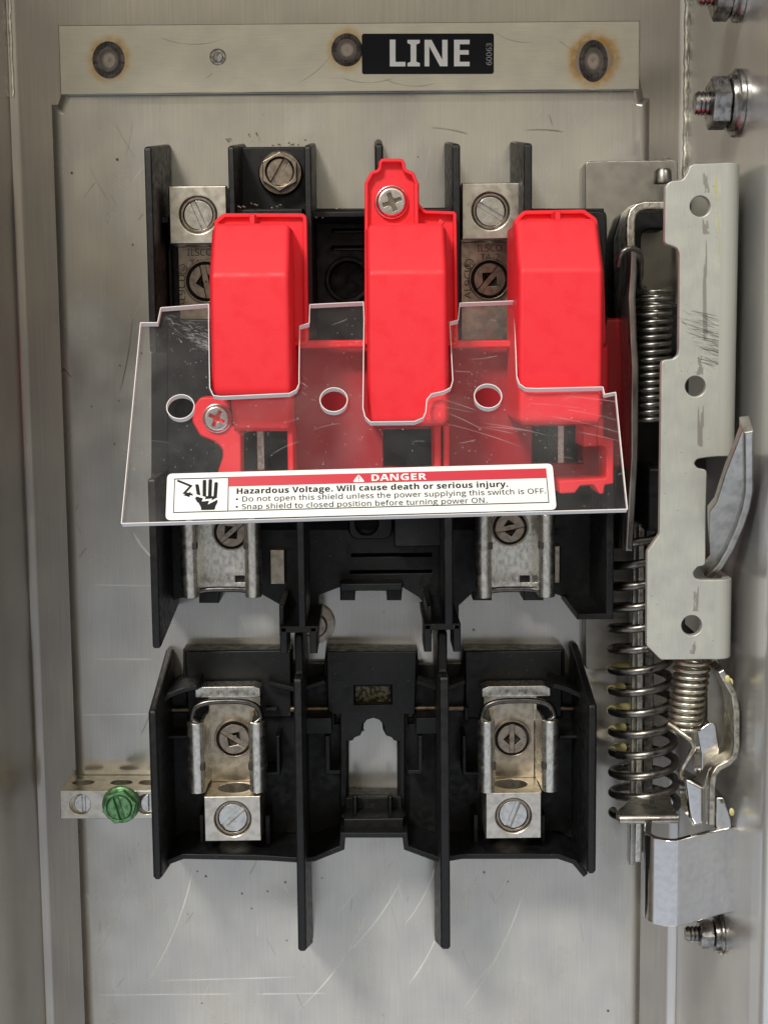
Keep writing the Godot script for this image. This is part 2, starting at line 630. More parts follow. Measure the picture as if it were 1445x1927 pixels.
	M.pane_edge = mat("cut plastic edge", lin(0.82, 0.80, 0.80), 0.35)  # white colour stands in for light carried to the cut edges

# tone and wear of the sheets that are seen whole
func sheet_materials() -> void:
	# mounting panel
	var b := [-80.41,-136.14,64.18,95.31]
	var im := brushed(1100, 1500, false, 101, Color(0.80, 0.79, 0.765), 0.12)
	var k := Vector2(1100.0 / (b[2] - b[0]), 1500.0 / (b[3] - b[1]))
	var at := func(v: Vector2) -> Vector2: return Vector2((v.x - b[0]) * k.x, (b[3] - v.y) * k.y)
	var pale := Color(0.97, 0.97, 0.95)
	var dark := Color(0.42, 0.40, 0.36)
	var long := pv([4.95,-87.35,-10.02,-109.71, 11.9,-87.44,3.9,-103.04, -47.66,-86.6,-62.12,-119.98, 14.47,-97.71,5.09,-118.24, -3.93,-96.08,1.41,-86.62, 23.05,-87.6,17.1,-98.43, -64.04,-88.4,-71.91,-108.79, 30.27,-88.39,25.66,-97.87, 35.52,-87.1,18.31,-125.39, -54.02,-11.78,-60.15,-3.99, -5.29,-100.16,-22.81,-124.76])
	for i in long.size() / 2: paint_line(im, at.call(long[2 * i]), at.call(long[2 * i + 1]), 0.06, pale, 0.75 if i < 4 else 0.5, 2.2)
	var flat := pv([-72.94,-120.1,-37.29,-120.36, -33.32,-120.42,-15.46,-120.56, -70.74,-16.75,-55.45,-17.19, -74.41,-48.74,-57.01,-48.7, -57,-116.6,-22.66,-116.15, -70.08,-34.98,-55.97,-35.16])
	for i in flat.size() / 2: paint_line(im, at.call(flat[2 * i]), at.call(flat[2 * i + 1]), 0.0, pale, 0.6, 1.6)
	var black := pv([-58.57,47.66,-62.28,29.01, 11.71,89.75,20.35,88.23, 33.32,88.96,42.6,88.52, 39.12,92.53,39.87,90.11])
	for i in black.size() / 2: paint_line(im, at.call(black[2 * i]), at.call(black[2 * i + 1]), 0.03, dark, 0.45, 1.5)
	rng.seed = 5
	for i in 260:                                                  # fine handling marks and specks
		var p := Vector2(rng.randf() * 1100, rng.randf() * 1500)
		var d := Vector2.from_angle(rng.randf_range(0.9, 2.4)) * rng.randf_range(2, 70) * rng.randf()
		paint_line(im, p, p + d, rng.randf_range(-0.05, 0.05), pale if rng.randf() < 0.55 else dark, rng.randf_range(0.1, 0.4), 1.0)
	for i in 60:
		var p := Vector2(rng.randf() * 1100, rng.randf() * 1500)
		paint_line(im, p, p + Vector2(2, 1), 0, Color(0.25, 0.22, 0.18), 0.8, rng.randf_range(1, 3))
	M.panel = mat("brushed stainless panel", Color.WHITE, 1.0, 0.68)
	M.panel.metallic_specular = 0.3
	M.panel.albedo_texture = ImageTexture.create_from_image(im)
	var ro := noise(0.02, 107, 4).get_image(275, 375, false, false, true)
	ro.resize(1100, 1500, Image.INTERPOLATE_CUBIC)
	ro.convert(Image.FORMAT_RGB8)
	ro.adjust_bcs(0.42, 1.0, 1)
	for i in long.size() / 2: paint_line(ro, at.call(long[2 * i]), at.call(long[2 * i + 1]), 0.06, Color(0.7, 0.7, 0.7), 0.8, 2.2)
	M.panel.roughness_texture = ImageTexture.create_from_image(ro)
	uv_map(M.panel, b[0], b[1], b[2], b[3])
	# welded strip with heat tint round its plug welds
	var s := [-73.12,97.52,59.65,112.87]
	var w := 1640
	var h := 196
	var st := brushed(w, h, true, 131, Color(0.80, 0.785, 0.735), 0.11)
	var kx: float = w / (s[2] - s[0])
	var hn := noise(0.03, 139, 3)
	for e in [[Vector2(-61.86,105.07), 3.9, 0.9], [Vector2(-7.4,106.87), 3.6, 0.8], [Vector2(49.03,103.94), 4.6, 1.25]]:
		var c := Vector2((e[0].x - s[0]) * kx, (s[3] - e[0].y) * kx)
		var big: float = e[1] * kx * 1.9
		for y in range(maxi(0, int(c.y - big)), mini(h, int(c.y + big))):
			for x in range(maxi(0, int(c.x - big)), mini(w, int(c.x + big))):
				var d := Vector2(x, y) - c
				var a := d.angle()
				var r = d.length() / (e[1] * kx) * (1.0 + 0.05 * sin(a * 2 + c.x) + 0.10 * hn.get_noise_2d(x * 0.6 + 300, y * 0.6))
				var col := st.get_pixel(x, y)
				if r < 1.0: col = col.lerp(Color(0.42, 0.50, 0.70), 0.6 * e[2] * smoothstep(0.5, 0.9, r))
				var straw := exp(-pow((r - 1.02) / 0.3, 2))
				col = col.lerp(Color(0.72, 0.55, 0.32), clampf(straw * e[2] * 0.85 * (0.7 + 0.5 * hn.get_noise_2d(x * 1.0, y * 1.0)), 0, 1))
				st.set_pixel(x, y, col)
	var lines := pv([-18.84,99.16,-8.94,109.71, 40.95,108.73,48.9,105.12, -50.19,110.04,-35.66,109.45, 0.68,100.18,12.88,98.9, -40.12,100.52,-38.27,101.69, -9.07,100.5,3.12,100.16, 26.33,110.62,34.86,108.19])
	for i in lines.size() / 2:
		var p: Vector2 = lines[2 * i]
		var q: Vector2 = lines[2 * i + 1]
		paint_line(st, Vector2((p.x - s[0]) * kx, (s[3] - p.y) * kx), Vector2((q.x - s[0]) * kx, (s[3] - q.y) * kx), -0.10, Color(0.45, 0.43, 0.38), 0.4, 1.5)
	M.strip = mat("heat tinted stainless strip", Color.WHITE, 1.0, 0.75)
	M.strip.albedo_texture = ImageTexture.create_from_image(st)
	M.strip.roughness = 0.33
	uv_map(M.strip, s[0], s[1], s[2], s[3])
	# handle plate: pale grey plating with a rubbed stripe and black scrapes
	var g := [50.71,-24.24,69.62,74.67]
	var hw := 360
	var hh := 1900
	var hp := brushed(hw, hh, false, 151, Color(0.765, 0.77, 0.74), 0.12)
	var hx: float = hw / (g[2] - g[0])
	var hy: float = hh / (g[3] - g[1])
	var on := func(v: Vector2) -> Vector2: return Vector2((v.x - g[0]) * hx, (g[3] - v.y) * hy)
	var worn := Color(0.60, 0.59, 0.565)
	var stripe := pv([62.13,72.44,62.4,68.4, 62.07,63.35,62.53,60.5, 62.22,60.5,62.65,39.99, 61.86,37.41,61.72,33.26, 62,28.36,62.04,19.13, 61.73,-8.54,61.6,-13.93, 61.16,-19.89,61.09,-22.61])
	rng.seed = 9
	for i in stripe.size() / 2:
		var a: Vector2 = on.call(stripe[2 * i])
		var c: Vector2 = on.call(stripe[2 * i + 1])
		for n in 16:
			var t0 := rng.randf()
			var t1 := minf(1, t0 + rng.randf_range(0.2, 0.6))
			var off := Vector2(rng.randf_range(-9, 9), 0) * (1.0 if i != 2 else 0.7)
			paint_line(hp, a.lerp(c, t0) + off, a.lerp(c, t1) + off, 0, worn, 0.55, rng.randf_range(3, 7))
	for n in 120:
		var t := rng.randf()
		var a: Vector2 = on.call(Vector2(58.19,45.71).lerp(Vector2(63.15,35.01), t) + Vector2(rng.randf_range(-1.5, 3.5), rng.randf_range(-0.8, 0.8)))
		paint_line(hp, a, a + Vector2(rng.randf_range(30, 110), rng.randf_range(10, 34)), 0.01, Color(0.10, 0.10, 0.10), rng.randf_range(0.06, 0.38) * rng.randf_range(0.5, 1.2), rng.randf_range(0.8, 2.0))
	for n in 90:
		var a := Vector2(rng.randf() * hw, rng.randf() * hh)
		paint_line(hp, a, a + Vector2(rng.randf_range(0, 12), rng.randf_range(-2, 6)), 0.1, Color(0.4, 0.39, 0.36), rng.randf_range(0.2, 0.6), 1.2)
	for n in 26:
		var a: Vector2 = on.call(Vector2(64.08,72.62).lerp(Vector2(65.09,56.4), rng.randf()))
		paint_line(hp, a, a + Vector2(rng.randf_range(-8, 8), rng.randf_range(4, 30)), 0.2, Color(0.80, 0.77, 0.48), 0.5, 3.0)
	M.handle = mat("pale grey plated sheet", Color.WHITE, 0.40, 0.55)
	M.handle.albedo_texture = ImageTexture.create_from_image(hp)
	uv_map(M.handle, g[0], g[1], g[2], g[3])
	# worn film of the clear shield: haze, dust and scratches as see-through marks
	var sc := Image.create(1100, 620, false, Image.FORMAT_RGBA8)
	var hz := noise(0.012, 171, 4)
	var hz2 := noise(0.004, 173, 2)
	for y in 620:
		for x in 1100:
			var v := 0.012 + 0.016 * hz.get_noise_2d(x, y) + 0.05 * maxf(0, hz2.get_noise_2d(x, y))
			sc.set_pixel(x, y, Color(0.93, 0.93, 0.93, clampf(v, 0.004, 0.3)))
	rng.seed = 12
	for i in 900:
		var p := Vector2(rng.randf() * 1100, rng.randf() * 620)
		paint_line(sc, p, p + Vector2(rng.randf_range(-1.5, 1.5), rng.randf_range(-1, 1)), 0, Color(1, 1, 1, 0.55), rng.randf_range(0.1, 0.8), rng.randf_range(0.7, 1.4))
	for i in 60:
		var p := Vector2(rng.randf() * 1100, rng.randf() * 620)
		var d := Vector2.from_angle(rng.randf_range(-0.7, 0.5)) * rng.randf_range(6, 70)
		paint_line(sc, p, p + d, rng.randf_range(-0.06, 0.06), Color(1, 1, 1, 0.4), rng.randf_range(0.1, 0.35), 1.0)
	for i in 12:
		var p := Vector2(rng.randf_range(640, 1000), rng.randf_range(300, 420))
		paint_line(sc, p, p + Vector2(rng.randf_range(60, 260), rng.randf_range(10, 60)), 0.02, Color(1, 1, 1, 0.4), rng.randf_range(0.15, 0.4), 1.1)
	for i in 300:
		var c := Vector2(235, 190) + Vector2(rng.randfn() * 70, rng.randfn() * 14 + 0.0).rotated(0.55)
		paint_line(sc, c, c + Vector2(rng.randf_range(4, 22), rng.randf_range(0, 12)), 0.05, Color(0.95, 0.95, 0.95, 0.34), rng.randf_range(0.1, 0.35), 1.6)
	M.film = mat("scuffs and dust on clear plastic", Color.WHITE, 0.5)
	M.film.transparency = BaseMaterial3D.TRANSPARENCY_ALPHA
	M.film.albedo_texture = ImageTexture.create_from_image(sc)
	uv_map(M.film, -56, -4, 52, 58)

# ---------------------------------------------------------------- hardware used more than once
func pan_screw(called: String, c: Vector3, r: float, turn: float, parent: Node3D) -> void:     # domed cross-recess screw, seen head on
	var cross: PackedVector2Array = Geometry2D.merge_polygons(bar(Vector2.ZERO, r * 1.12, r * 0.25, turn), bar(Vector2.ZERO, r * 1.12, r * 0.25, turn + PI / 2))[0]
	cross = Geometry2D.merge_polygons(cross, circle(Vector2.ZERO, r * 0.25, 12))[0]
	var st := mb()
	var xf := Transform3D(Basis(), c)
	prism(st, circle(Vector2.ZERO, r, 36), 0, r * 0.28, {"xf": xf, "bi": r * 0.12, "bd": r * 0.24, "holes": [cross], "hb": 0.01})
	prism(st, circle(Vector2.ZERO, r * 0.9, 36), r * 0.26, r * 0.48, {"xf": xf, "bi": r * 0.24, "bd": r * 0.2, "holes": [cross], "hb": 0.12})
	var head := part(called, st, M.screw, parent)
	var d := mb()
	prism(d, circle(Vector2.ZERO, r * 0.7, 20), -0.4, r * 0.06, {"xf": xf})
	part("cross_recess", d, M.brown_screw, head)

func set_screw(called: String, c: Vector3, r: float, turn: float, m: Material, parent: Node3D, slot := 0.3) -> void:  # slotted headless screw down a hole
	var st := mb()
	var xf := Transform3D(Basis(), c)
	prisms(st, cut([circle(Vector2.ZERO, r, 30)], bar(Vector2.ZERO, r * 3, r * slot, turn)), -0.9, 0, {"xf": xf, "bi": 0.22})
	prism(st, circle(Vector2.ZERO, r * 0.97, 24), -2.5, -0.75, {"xf": xf})
	part(called, st, m, parent)

func square_screw(called: String, c: Vector3, r: float, turn: float, parent: Node3D) -> void:     # round head with a slot and a square socket
	var xf := Transform3D(Basis(), c)
	var st := mb()
	var p := cut([circle(Vector2.ZERO, r * 0.78, 32)], bar(Vector2.ZERO, r * 3, r * 0.24, turn))
	p = cut(p, bar(Vector2.ZERO, r * 0.62, r * 0.62, turn + PI / 4))
	prisms(st, p, 0.3, 1.5, {"xf": xf, "bi": 0.2})
	prism(st, circle(Vector2.ZERO, r, 32), -0.2, 1.15, {"xf": xf, "bi": 0.15, "holes": [circle(Vector2.ZERO, r * 0.90, 32)]})
	var head := part(called, st, M.brown_screw, parent)
	var sl := mb()
	prisms(sl, Geometry2D.intersect_polygons(circle(Vector2.ZERO, r * 0.77, 24), bar(Vector2.ZERO, r * 3, r * 0.24, turn)), 0.3, 0.95, {"xf": xf})
	part("slot_floor", sl, M.brown_screw, head)
	var gv := mb()
	prism(gv, circle(Vector2.ZERO, r * 0.92, 28), -0.2, 0.35, {"xf": xf})
	part("recess", gv, M.groove, head)
	var d := mb()
	prism(d, bar(Vector2.ZERO, r * 0.4, r * 0.4, turn + PI / 4), 0.3, 1.0, {"xf": xf, "bi": r * 0.16, "bd": 0.6})
	part("socket_pin", d, M.brass, head)

# a box lug with its tongue. c: centre of the block's face; the tongue runs along dir (+1 up, -1 down)
func lug(label: String, x: float, y_block: float, z: float, w: float, h: float, y_tongue_end: float, dir: float, screw_y: float, screw_r: float, turn: float, turn2: float, drive: float) -> Node3D:
	var o := thing("wire_lug", label, "wire lug", Vector3(x, y_block, 2), "box lugs of the switch")
	var y0 := y_block - h / 2
	var y1 := y_block + h / 2
	var st := mb()
	var hole := circle(Vector2(z - 6.6, x), w * 0.30, 28)
	prism(st, rect(6.5, x - w / 2, z - 2.2, x + w / 2), y0, y1, {"xf": Transform3D(AY, Vector3.ZERO), "holes": [hole], "bi": 0.12, "bb": true})
	prism(st, rect(x - w / 2, y0, x + w / 2, y1), z - 2.2, z, {"holes": [circle(Vector2(x, y_block), w * 0.315, 32)], "bi": 0.3, "hb": 1.4})
	part("lug_block", st, M.tin, o)
	var ring := mb()
	prism(ring, circle(Vector2(x, y_block), w * 0.305, 32), z - 2.1, z - 0.5, {"holes": [circle(Vector2(x, y_block), w * 0.262, 32)], "bi": 0.1})
	part("threaded_hole", ring, M.brown_screw, o)
	set_screw("wire_binding_screw", Vector3(x, y_block, z - 0.75), w * 0.255, turn, M.screw, o)
	var tg := mb()
	var ya := y1 if dir > 0 else y0
	prism(tg, rect(x - w * 0.47, minf(ya, y_tongue_end), x + w * 0.47, maxf(ya, y_tongue_end)), 6.3, 9, {"bi": 0.2, "bb": true})
	part("tongue", tg, M.tin_tongue, o)
	square_screw("mounting_screw", Vector3(x + drive, screw_y, 9), screw_r, turn2, o)
	return o

# spring clip that grips a fuse end. Local: base plate on z = 0, the wire loop at +y
func fuse_clip(label: String, at: Vector3, flip: bool, half: float, lo: float, hi: float, post_r: float, loop_y: float, rise: float, bracket: bool) -> Node3D:
	var o := thing("fuse_clip", label, "fuse clip", at, "fuse clips of the switch")
	if flip: o.rotation.z = PI
	for s in [-1.0, 1.0]:
		var st := mb()
		# cheek: comes up from the base and rolls outwards into a rounded lip
		var path := pv([-half * 0.72, -1.0, -half * 0.80, 4.0, -half * 0.80, 9.6])
		path = joined(path, arc(Vector2(-half * 0.80 - post_r, 9.6), post_r * 1.0, 0, 205, 12))
		if s > 0:
			for i in path.size(): path[i].x = -path[i].x
		var zx := PackedVector2Array()
		for p in path: zx.append(Vector2(p.y, p.x))
		prism(st, sheet(zx, 0.9), lo, hi, {"xf": Transform3D(AY, Vector3.ZERO), "bi": 0.2, "bb": true})
		var c := part("clip_cheek", st, M.clip, o, true)
		var nick := mb()
		box(nick, s * half * 0.80 - 0.55, lo + (hi - lo) * 0.33, s * half * 0.80 + 0.55, lo + (hi - lo) * 0.33 + 1.5, 9.2, 11.4, 0.2)
		part("retaining_tab", nick, M.groove, c, true)
	var pl := mb()
	if bracket:
		prism(pl, rect(-half * 0.74, hi - 3.0, half * 0.74, loop_y + 1.0), -1.4, -0.3, {"bi": 0.15, "holes": [rect(-half * 0.55, loop_y - 2.3, half * 0.45, loop_y - 0.7)]})
		prism(pl, rnd(pv([-half * 1.10, loop_y - 0.2, half * 1.10, loop_y - 0.2, half * 1.10, loop_y + 1.9, half * 0.88, loop_y + 2.5, -half * 0.88, loop_y + 2.5, -half * 1.10, loop_y + 1.9]), 0.3, 2), -0.2, 5.0, {"bi": 0.3})
	else:
		prism(pl, rect(-half * 0.74, lo, half * 0.74, loop_y + 0.6), -1.4, -0.3, {"bi": 0.15, "holes": [rect(-half * 0.62, loop_y - 2.1, -half * 0.3, loop_y - 0.5)]})
	part("base_plate", pl, M.clip, o, true)
	var pts := PackedVector3Array()
	var wide := half + (1.0 if bracket else -0.6)
	for i in 33:
		var a := deg_to_rad(lerpf(180, 0, i / 32.0))
		pts.append(Vector3(signf(cos(a)) * pow(absf(cos(a)), 0.62) * wide, loop_y - rise + pow(sin(a), 0.75) * rise, 9.0 if bracket else 6.0))
	if bracket:
		pts.insert(0, Vector3(-half + 0.4, hi - 0.6, 9.4))
		pts.append(Vector3(half - 0.4, hi - 0.6, 9.4))
	part("spring_ring", tube(mb(), smooth_path(pts, 2), 0.68, 10), M.loop_wire, o, true)
	return o

func hex_bolt(label: String, y: float, z: float, wall_x: float, ws: Array, turn: float) -> void:      # stud, nut and washer standing out from the right wall; ws: stud r, stud length, nut r, nut h, washer r, washer t
	var o := thing("wall_bolt", label, "bolt", Vector3(wall_x, y, z), "bolts through the right wall")
	var B := Basis(Vector3(0, 0, 1), Vector3(0, 1, 0), Vector3(-1, 0, 0))
	var xf := Transform3D(B, Vector3(wall_x, y, z))
	var st := mb()
	lathe(st, pv([0.1, ws[5], ws[4] - 0.3, ws[5], ws[4], ws[5] - 0.3, ws[4], 0.2, ws[4] - 0.2, 0]), xf, 40)
	part("washer", st, M.bolt, o)
	var w2 := mb()
	lathe(w2, pv([0.1, ws[5] + 0.9, ws[4] * 0.83, ws[5] + 0.9, ws[4] * 0.83, ws[5]]), xf, 36)
	part("lock_washer", w2, M.bolt, o)
	var n := mb()
	prism(n, circle(Vector2.ZERO, ws[2], 6, -1, turn), ws[5] + 0.9, ws[5] + 0.9 + ws[3], {"xf": xf, "bi": 0.55, "bd": 0.4, "bb": true})
	part("nut", n, M.bolt, o)
	var s := mb()
	var prof := pv([ws[0], ws[5] + ws[3]])
	var h: float = ws[5] + ws[3] + 0.9
	while h < ws[5] + ws[3] + 0.9 + ws[1]:
		prof.append_array(pv([ws[0] - 0.32, h, ws[0], h + 0.42]))
		h += 0.84
	prof.append_array(pv([ws[0] - 0.5, h + 0.3, 0.05, h + 0.3]))
	lathe(s, prof, xf, 24)
	part("threaded_stud", s, M.bolt, o)

# ================================================================ the scene
func _ready() -> void:
	var cam := Camera3D.new()
	cam.name = "camera"
	cam.fov = rad_to_deg(2 * atan(963.5 / 2672.0))
	cam.near = 0.01
	cam.far = 50
	add_child(cam)
	var ct := Transform3D(Basis(Vector3(0.999890,-0.010137,0.010823), Vector3(0.011324,0.993189,-0.115960), Vector3(-0.009574,0.116070,0.993195)), Vector3(-3.255184,39.463701,337.686275))
	cam.transform = Transform3D(ct.basis, ct.origin * MM)
	cam.current = true
	var sky := ProceduralSkyMaterial.new()
	sky.sky_top_color = Color(1.0, 0.97, 0.885)
	sky.sky_horizon_color = Color(0.38, 0.32, 0.23)
	sky.sky_curve = 0.14
	sky.sky_energy_multiplier = 0.78
	sky.ground_energy_multiplier = 1.0
	sky.ground_horizon_color = Color(0.15, 0.14, 0.13)
	sky.ground_bottom_color = Color(0.74, 0.76, 0.79)
	sky.ground_curve = 0.26
	var env := Environment.new()
	env.background_mode = Environment.BG_SKY
	env.sky = Sky.new()
	env.sky.sky_material = sky
	env.tonemap_mode = Environment.TONE_MAPPER_LINEAR
	env.tonemap_exposure = 1.62
	env.sdfgi_enabled = true
	env.ssao_enabled = true
	env.ssil_enabled = true
	var we := WorldEnvironment.new()
	we.name = "daylight"
	we.environment = env
	add_child(we)
	var sun := DirectionalLight3D.new()
	sun.name = "sun"
	sun.light_energy = 0.5
	sun.light_angular_distance = 11
	sun.light_color = Color(1, 0.98, 0.95)
	sun.shadow_enabled = true
	add_child(sun)
	sun.look_at_from_position(Vector3(-0.5, 1.05, 1.05), Vector3.ZERO)

	make_materials()
	sheet_materials()
	enclosure()
	panel_and_strip()
	switch_base()
	red_cover()
	clear_shield()
	fuse_base()
	lugs_and_clips()
	ground_bar()
	mechanism()
	small_things()

func enclosure() -> void:
	var o := thing("steel_enclosure", "open stainless steel box whose walls surround the switch", "enclosure", Vector3(-7, -196, -2))
	var xl := -85.6
	var xr := 71.75
	part("back_wall", box(mb(), xl + 2, -195, xr - 2, 160, -3.5, -2, 0.0), M.wall, o)
	# side walls: each bends out of the back with a small radius and ends in a turned lip
	var right := joined(pv([-2.75, xr - 2]), joined(pv([-2.75, xr - 1]), pv([-1.6, xr + 0.75, 30, xr + 0.75, 66, xr + 0.75])))
	var rp := right.duplicate()
	part("right_wall", prism(mb(), sheet(rp, 1.5), -195, 160, {"xf": Transform3D(AY, Vector3.ZERO)}), M.lip, o)
	part("front_lip", prism(mb(), sheet(joined(joined(pv([66.05, xr + 0.75, 71.5, xr + 0.75]), arc(Vector2(71.5, xr + 3.75), 3.0, 270, 360, 10)), pv([74.5, xr + 24])), 1.5), -195, 160, {"xf": Transform3D(AY, Vector3.ZERO)}), M.front, o)
	var lp := pv([-2.75, xl + 2, -2.75, xl + 1, -1.6, xl - 0.75, 66, xl - 0.75, 67.6, xl - 1.1, 68.6, xl - 2.0, 69.0, xl - 3.6, 69.0, xl - 22])
	part("left_wall", prism(mb(), sheet(lp, 1.5), -195, 160, {"xf": Transform3D(AY, Vector3.ZERO)}), M.wall, o)
	part("top_wall", box(mb(), xl - 1.4, 160.1, xr + 1.4, 161.6, -3.5, 69, 0.2), M.wall, o)
	part("bottom_wall", box(mb(), xl - 1.4, -196.6, xr + 1.4, -195.1, -3.5, 69, 0.2), M.wall, o)
	# seam weld down the right corner, broken and lumpy
	rng.seed = 3
	var st := mb()
	var pts := PackedVector3Array()
	var y := 125.0
	while y > 74:
		pts.append(Vector3(xr - 0.5 + rng.randf_range(-0.15, 0.15), y, -1.6 + rng.randf_range(-0.2, 0.2)))
		y -= 1.3
	tube(st, pts, 0.62, 8)
	part("seam_weld", st, M.clip, o)
	var s2 := mb()
	pts = PackedVector3Array()
	y = 125.0
	while y > 97:
		pts.append(Vector3(xl + 0.6 + rng.randf_range(-0.12, 0.12), y, -1.7 + rng.randf_range(-0.2, 0.2)))
		y -= 1.3
	tube(s2, pts, 0.45, 8)
	part("seam_weld", s2, M.clip, o)

func panel_and_strip() -> void:
	var o := thing("mounting_panel", "brushed stainless back panel that carries the whole switch", "panel", Vector3(-9.56,-124.96, -3))
	var out := pv([-76.1,95.89, -74.63,95.88, -73.95,97.67, -73.78,102.44, 60.29,101.35, 61.33,96.31, 62.81,96.05, 63.14,-137.99, -75.99,-135.79])
	out[8].x = out[0].x
	out[7].x = out[6].x
	part("sheet", prism(mb(), out, -2.0, 0, {"bi": 2.6, "bd": 1.6}), M.panel, o)
	var st := mb()
	prism(st, pv([58.5,94.77, 58.87,83.3, 59.24,83.3, 59.12,94.76]), 0, 0.25, {"bi": 0.1})
	part("raised_seam", st, M.panel, o)

	var s := thing("steel_strip", "spot welded horizontal stainless strip above the switch", "strip", Vector3(-6.67,97.52, 0.5))
	var r := [-73.12,97.52,59.65,112.87]
	part("strip_sheet", prism(mb(), rect(r[0], r[1], r[2], r[3]), 0.6, 2.5, {"bi": 0.25, "holes": [circle(Vector2(-36.96,105.58), 1.75, 20)]}), M.strip, s)
	for e in [[Vector2(-61.86,105.07), 3.3, 3.7], [Vector2(-7.4,106.87), 3.2, 3.3], [Vector2(49.03,103.94), 3.0, 4.2]]:
		var c: Vector2 = e[0]
		var xf := Transform3D(Basis(Vector3(e[1], 0, 0), Vector3(0, e[2], 0), Vector3(0, 0, 1)), Vector3(c.x, c.y, 2.5))
		var pw := part("plug_weld", lathe(mb(), pv([0.01, 0.06, 0.55, 0.08, 0.68, 0.05, 0.78, 0.10, 0.88, 0.17, 0.97, 0.12, 1.12, 0.0]), xf, 32), M.weld, s)
		part("weld_scale", lathe(mb(), pv([0.01, 0.20, 0.3, 0.24, 0.55, 0.2, 0.7, 0.09]), xf, 24), M.rust, pw)
	var rv := Transform3D(Basis(), Vector3(-36.96,105.58, 2.5))
	part("rivet", lathe(mb(), pv([0.01, -0.05, 0.95, -0.08, 1.1, -0.2, 1.2, -0.5, 1.75, -0.6]), rv, 24), M.weld, s)

	var l := thing("line_label", "black LINE label with white capitals on the steel strip", "label", Vector3(11.06,101.4, 2.5))
	var q := [-4,101.37,26.19,110.34]
	var turn := Transform3D(Basis(Vector3(0, 0, 1), -0.006), Vector3((q[0] + q[2]) / 2, (q[1] + q[3]) / 2, 2.5))
	var hw: float = (q[2] - q[0]) / 2
	var hh: float = (q[3] - q[1]) / 2
	part("label_film", prism(mb(), rrect(-hw, -hh, hw, hh, 0.6), 0, 0.18, {"xf": turn, "bi": 0.06}), M.ink, l)
	lettering("lettering", "LINE", 5.84, Transform3D(turn.basis, Vector3(11.33,105.86, 2.70)), M.white, l, true, 18.26, 1)
	lettering("small_print", "60063", 1.25, Transform3D(turn.basis * Basis(Vector3(0, 0, 1), PI / 2), Vector3(25.09,105.63, 2.70)), mat("grey print", lin(0.35, 0.36, 0.36), 0.5), l, false, 4.87, 1)

func side_wall(st: SurfaceTool, x0: float, x1: float, prof: PackedVector2Array, b := 0.35) -> void:
	prism(st, rnd(prof, 0.9, 3), x0, x1, {"xf": Transform3D(AX, Vector3.ZERO), "bi": b, "bb": true})

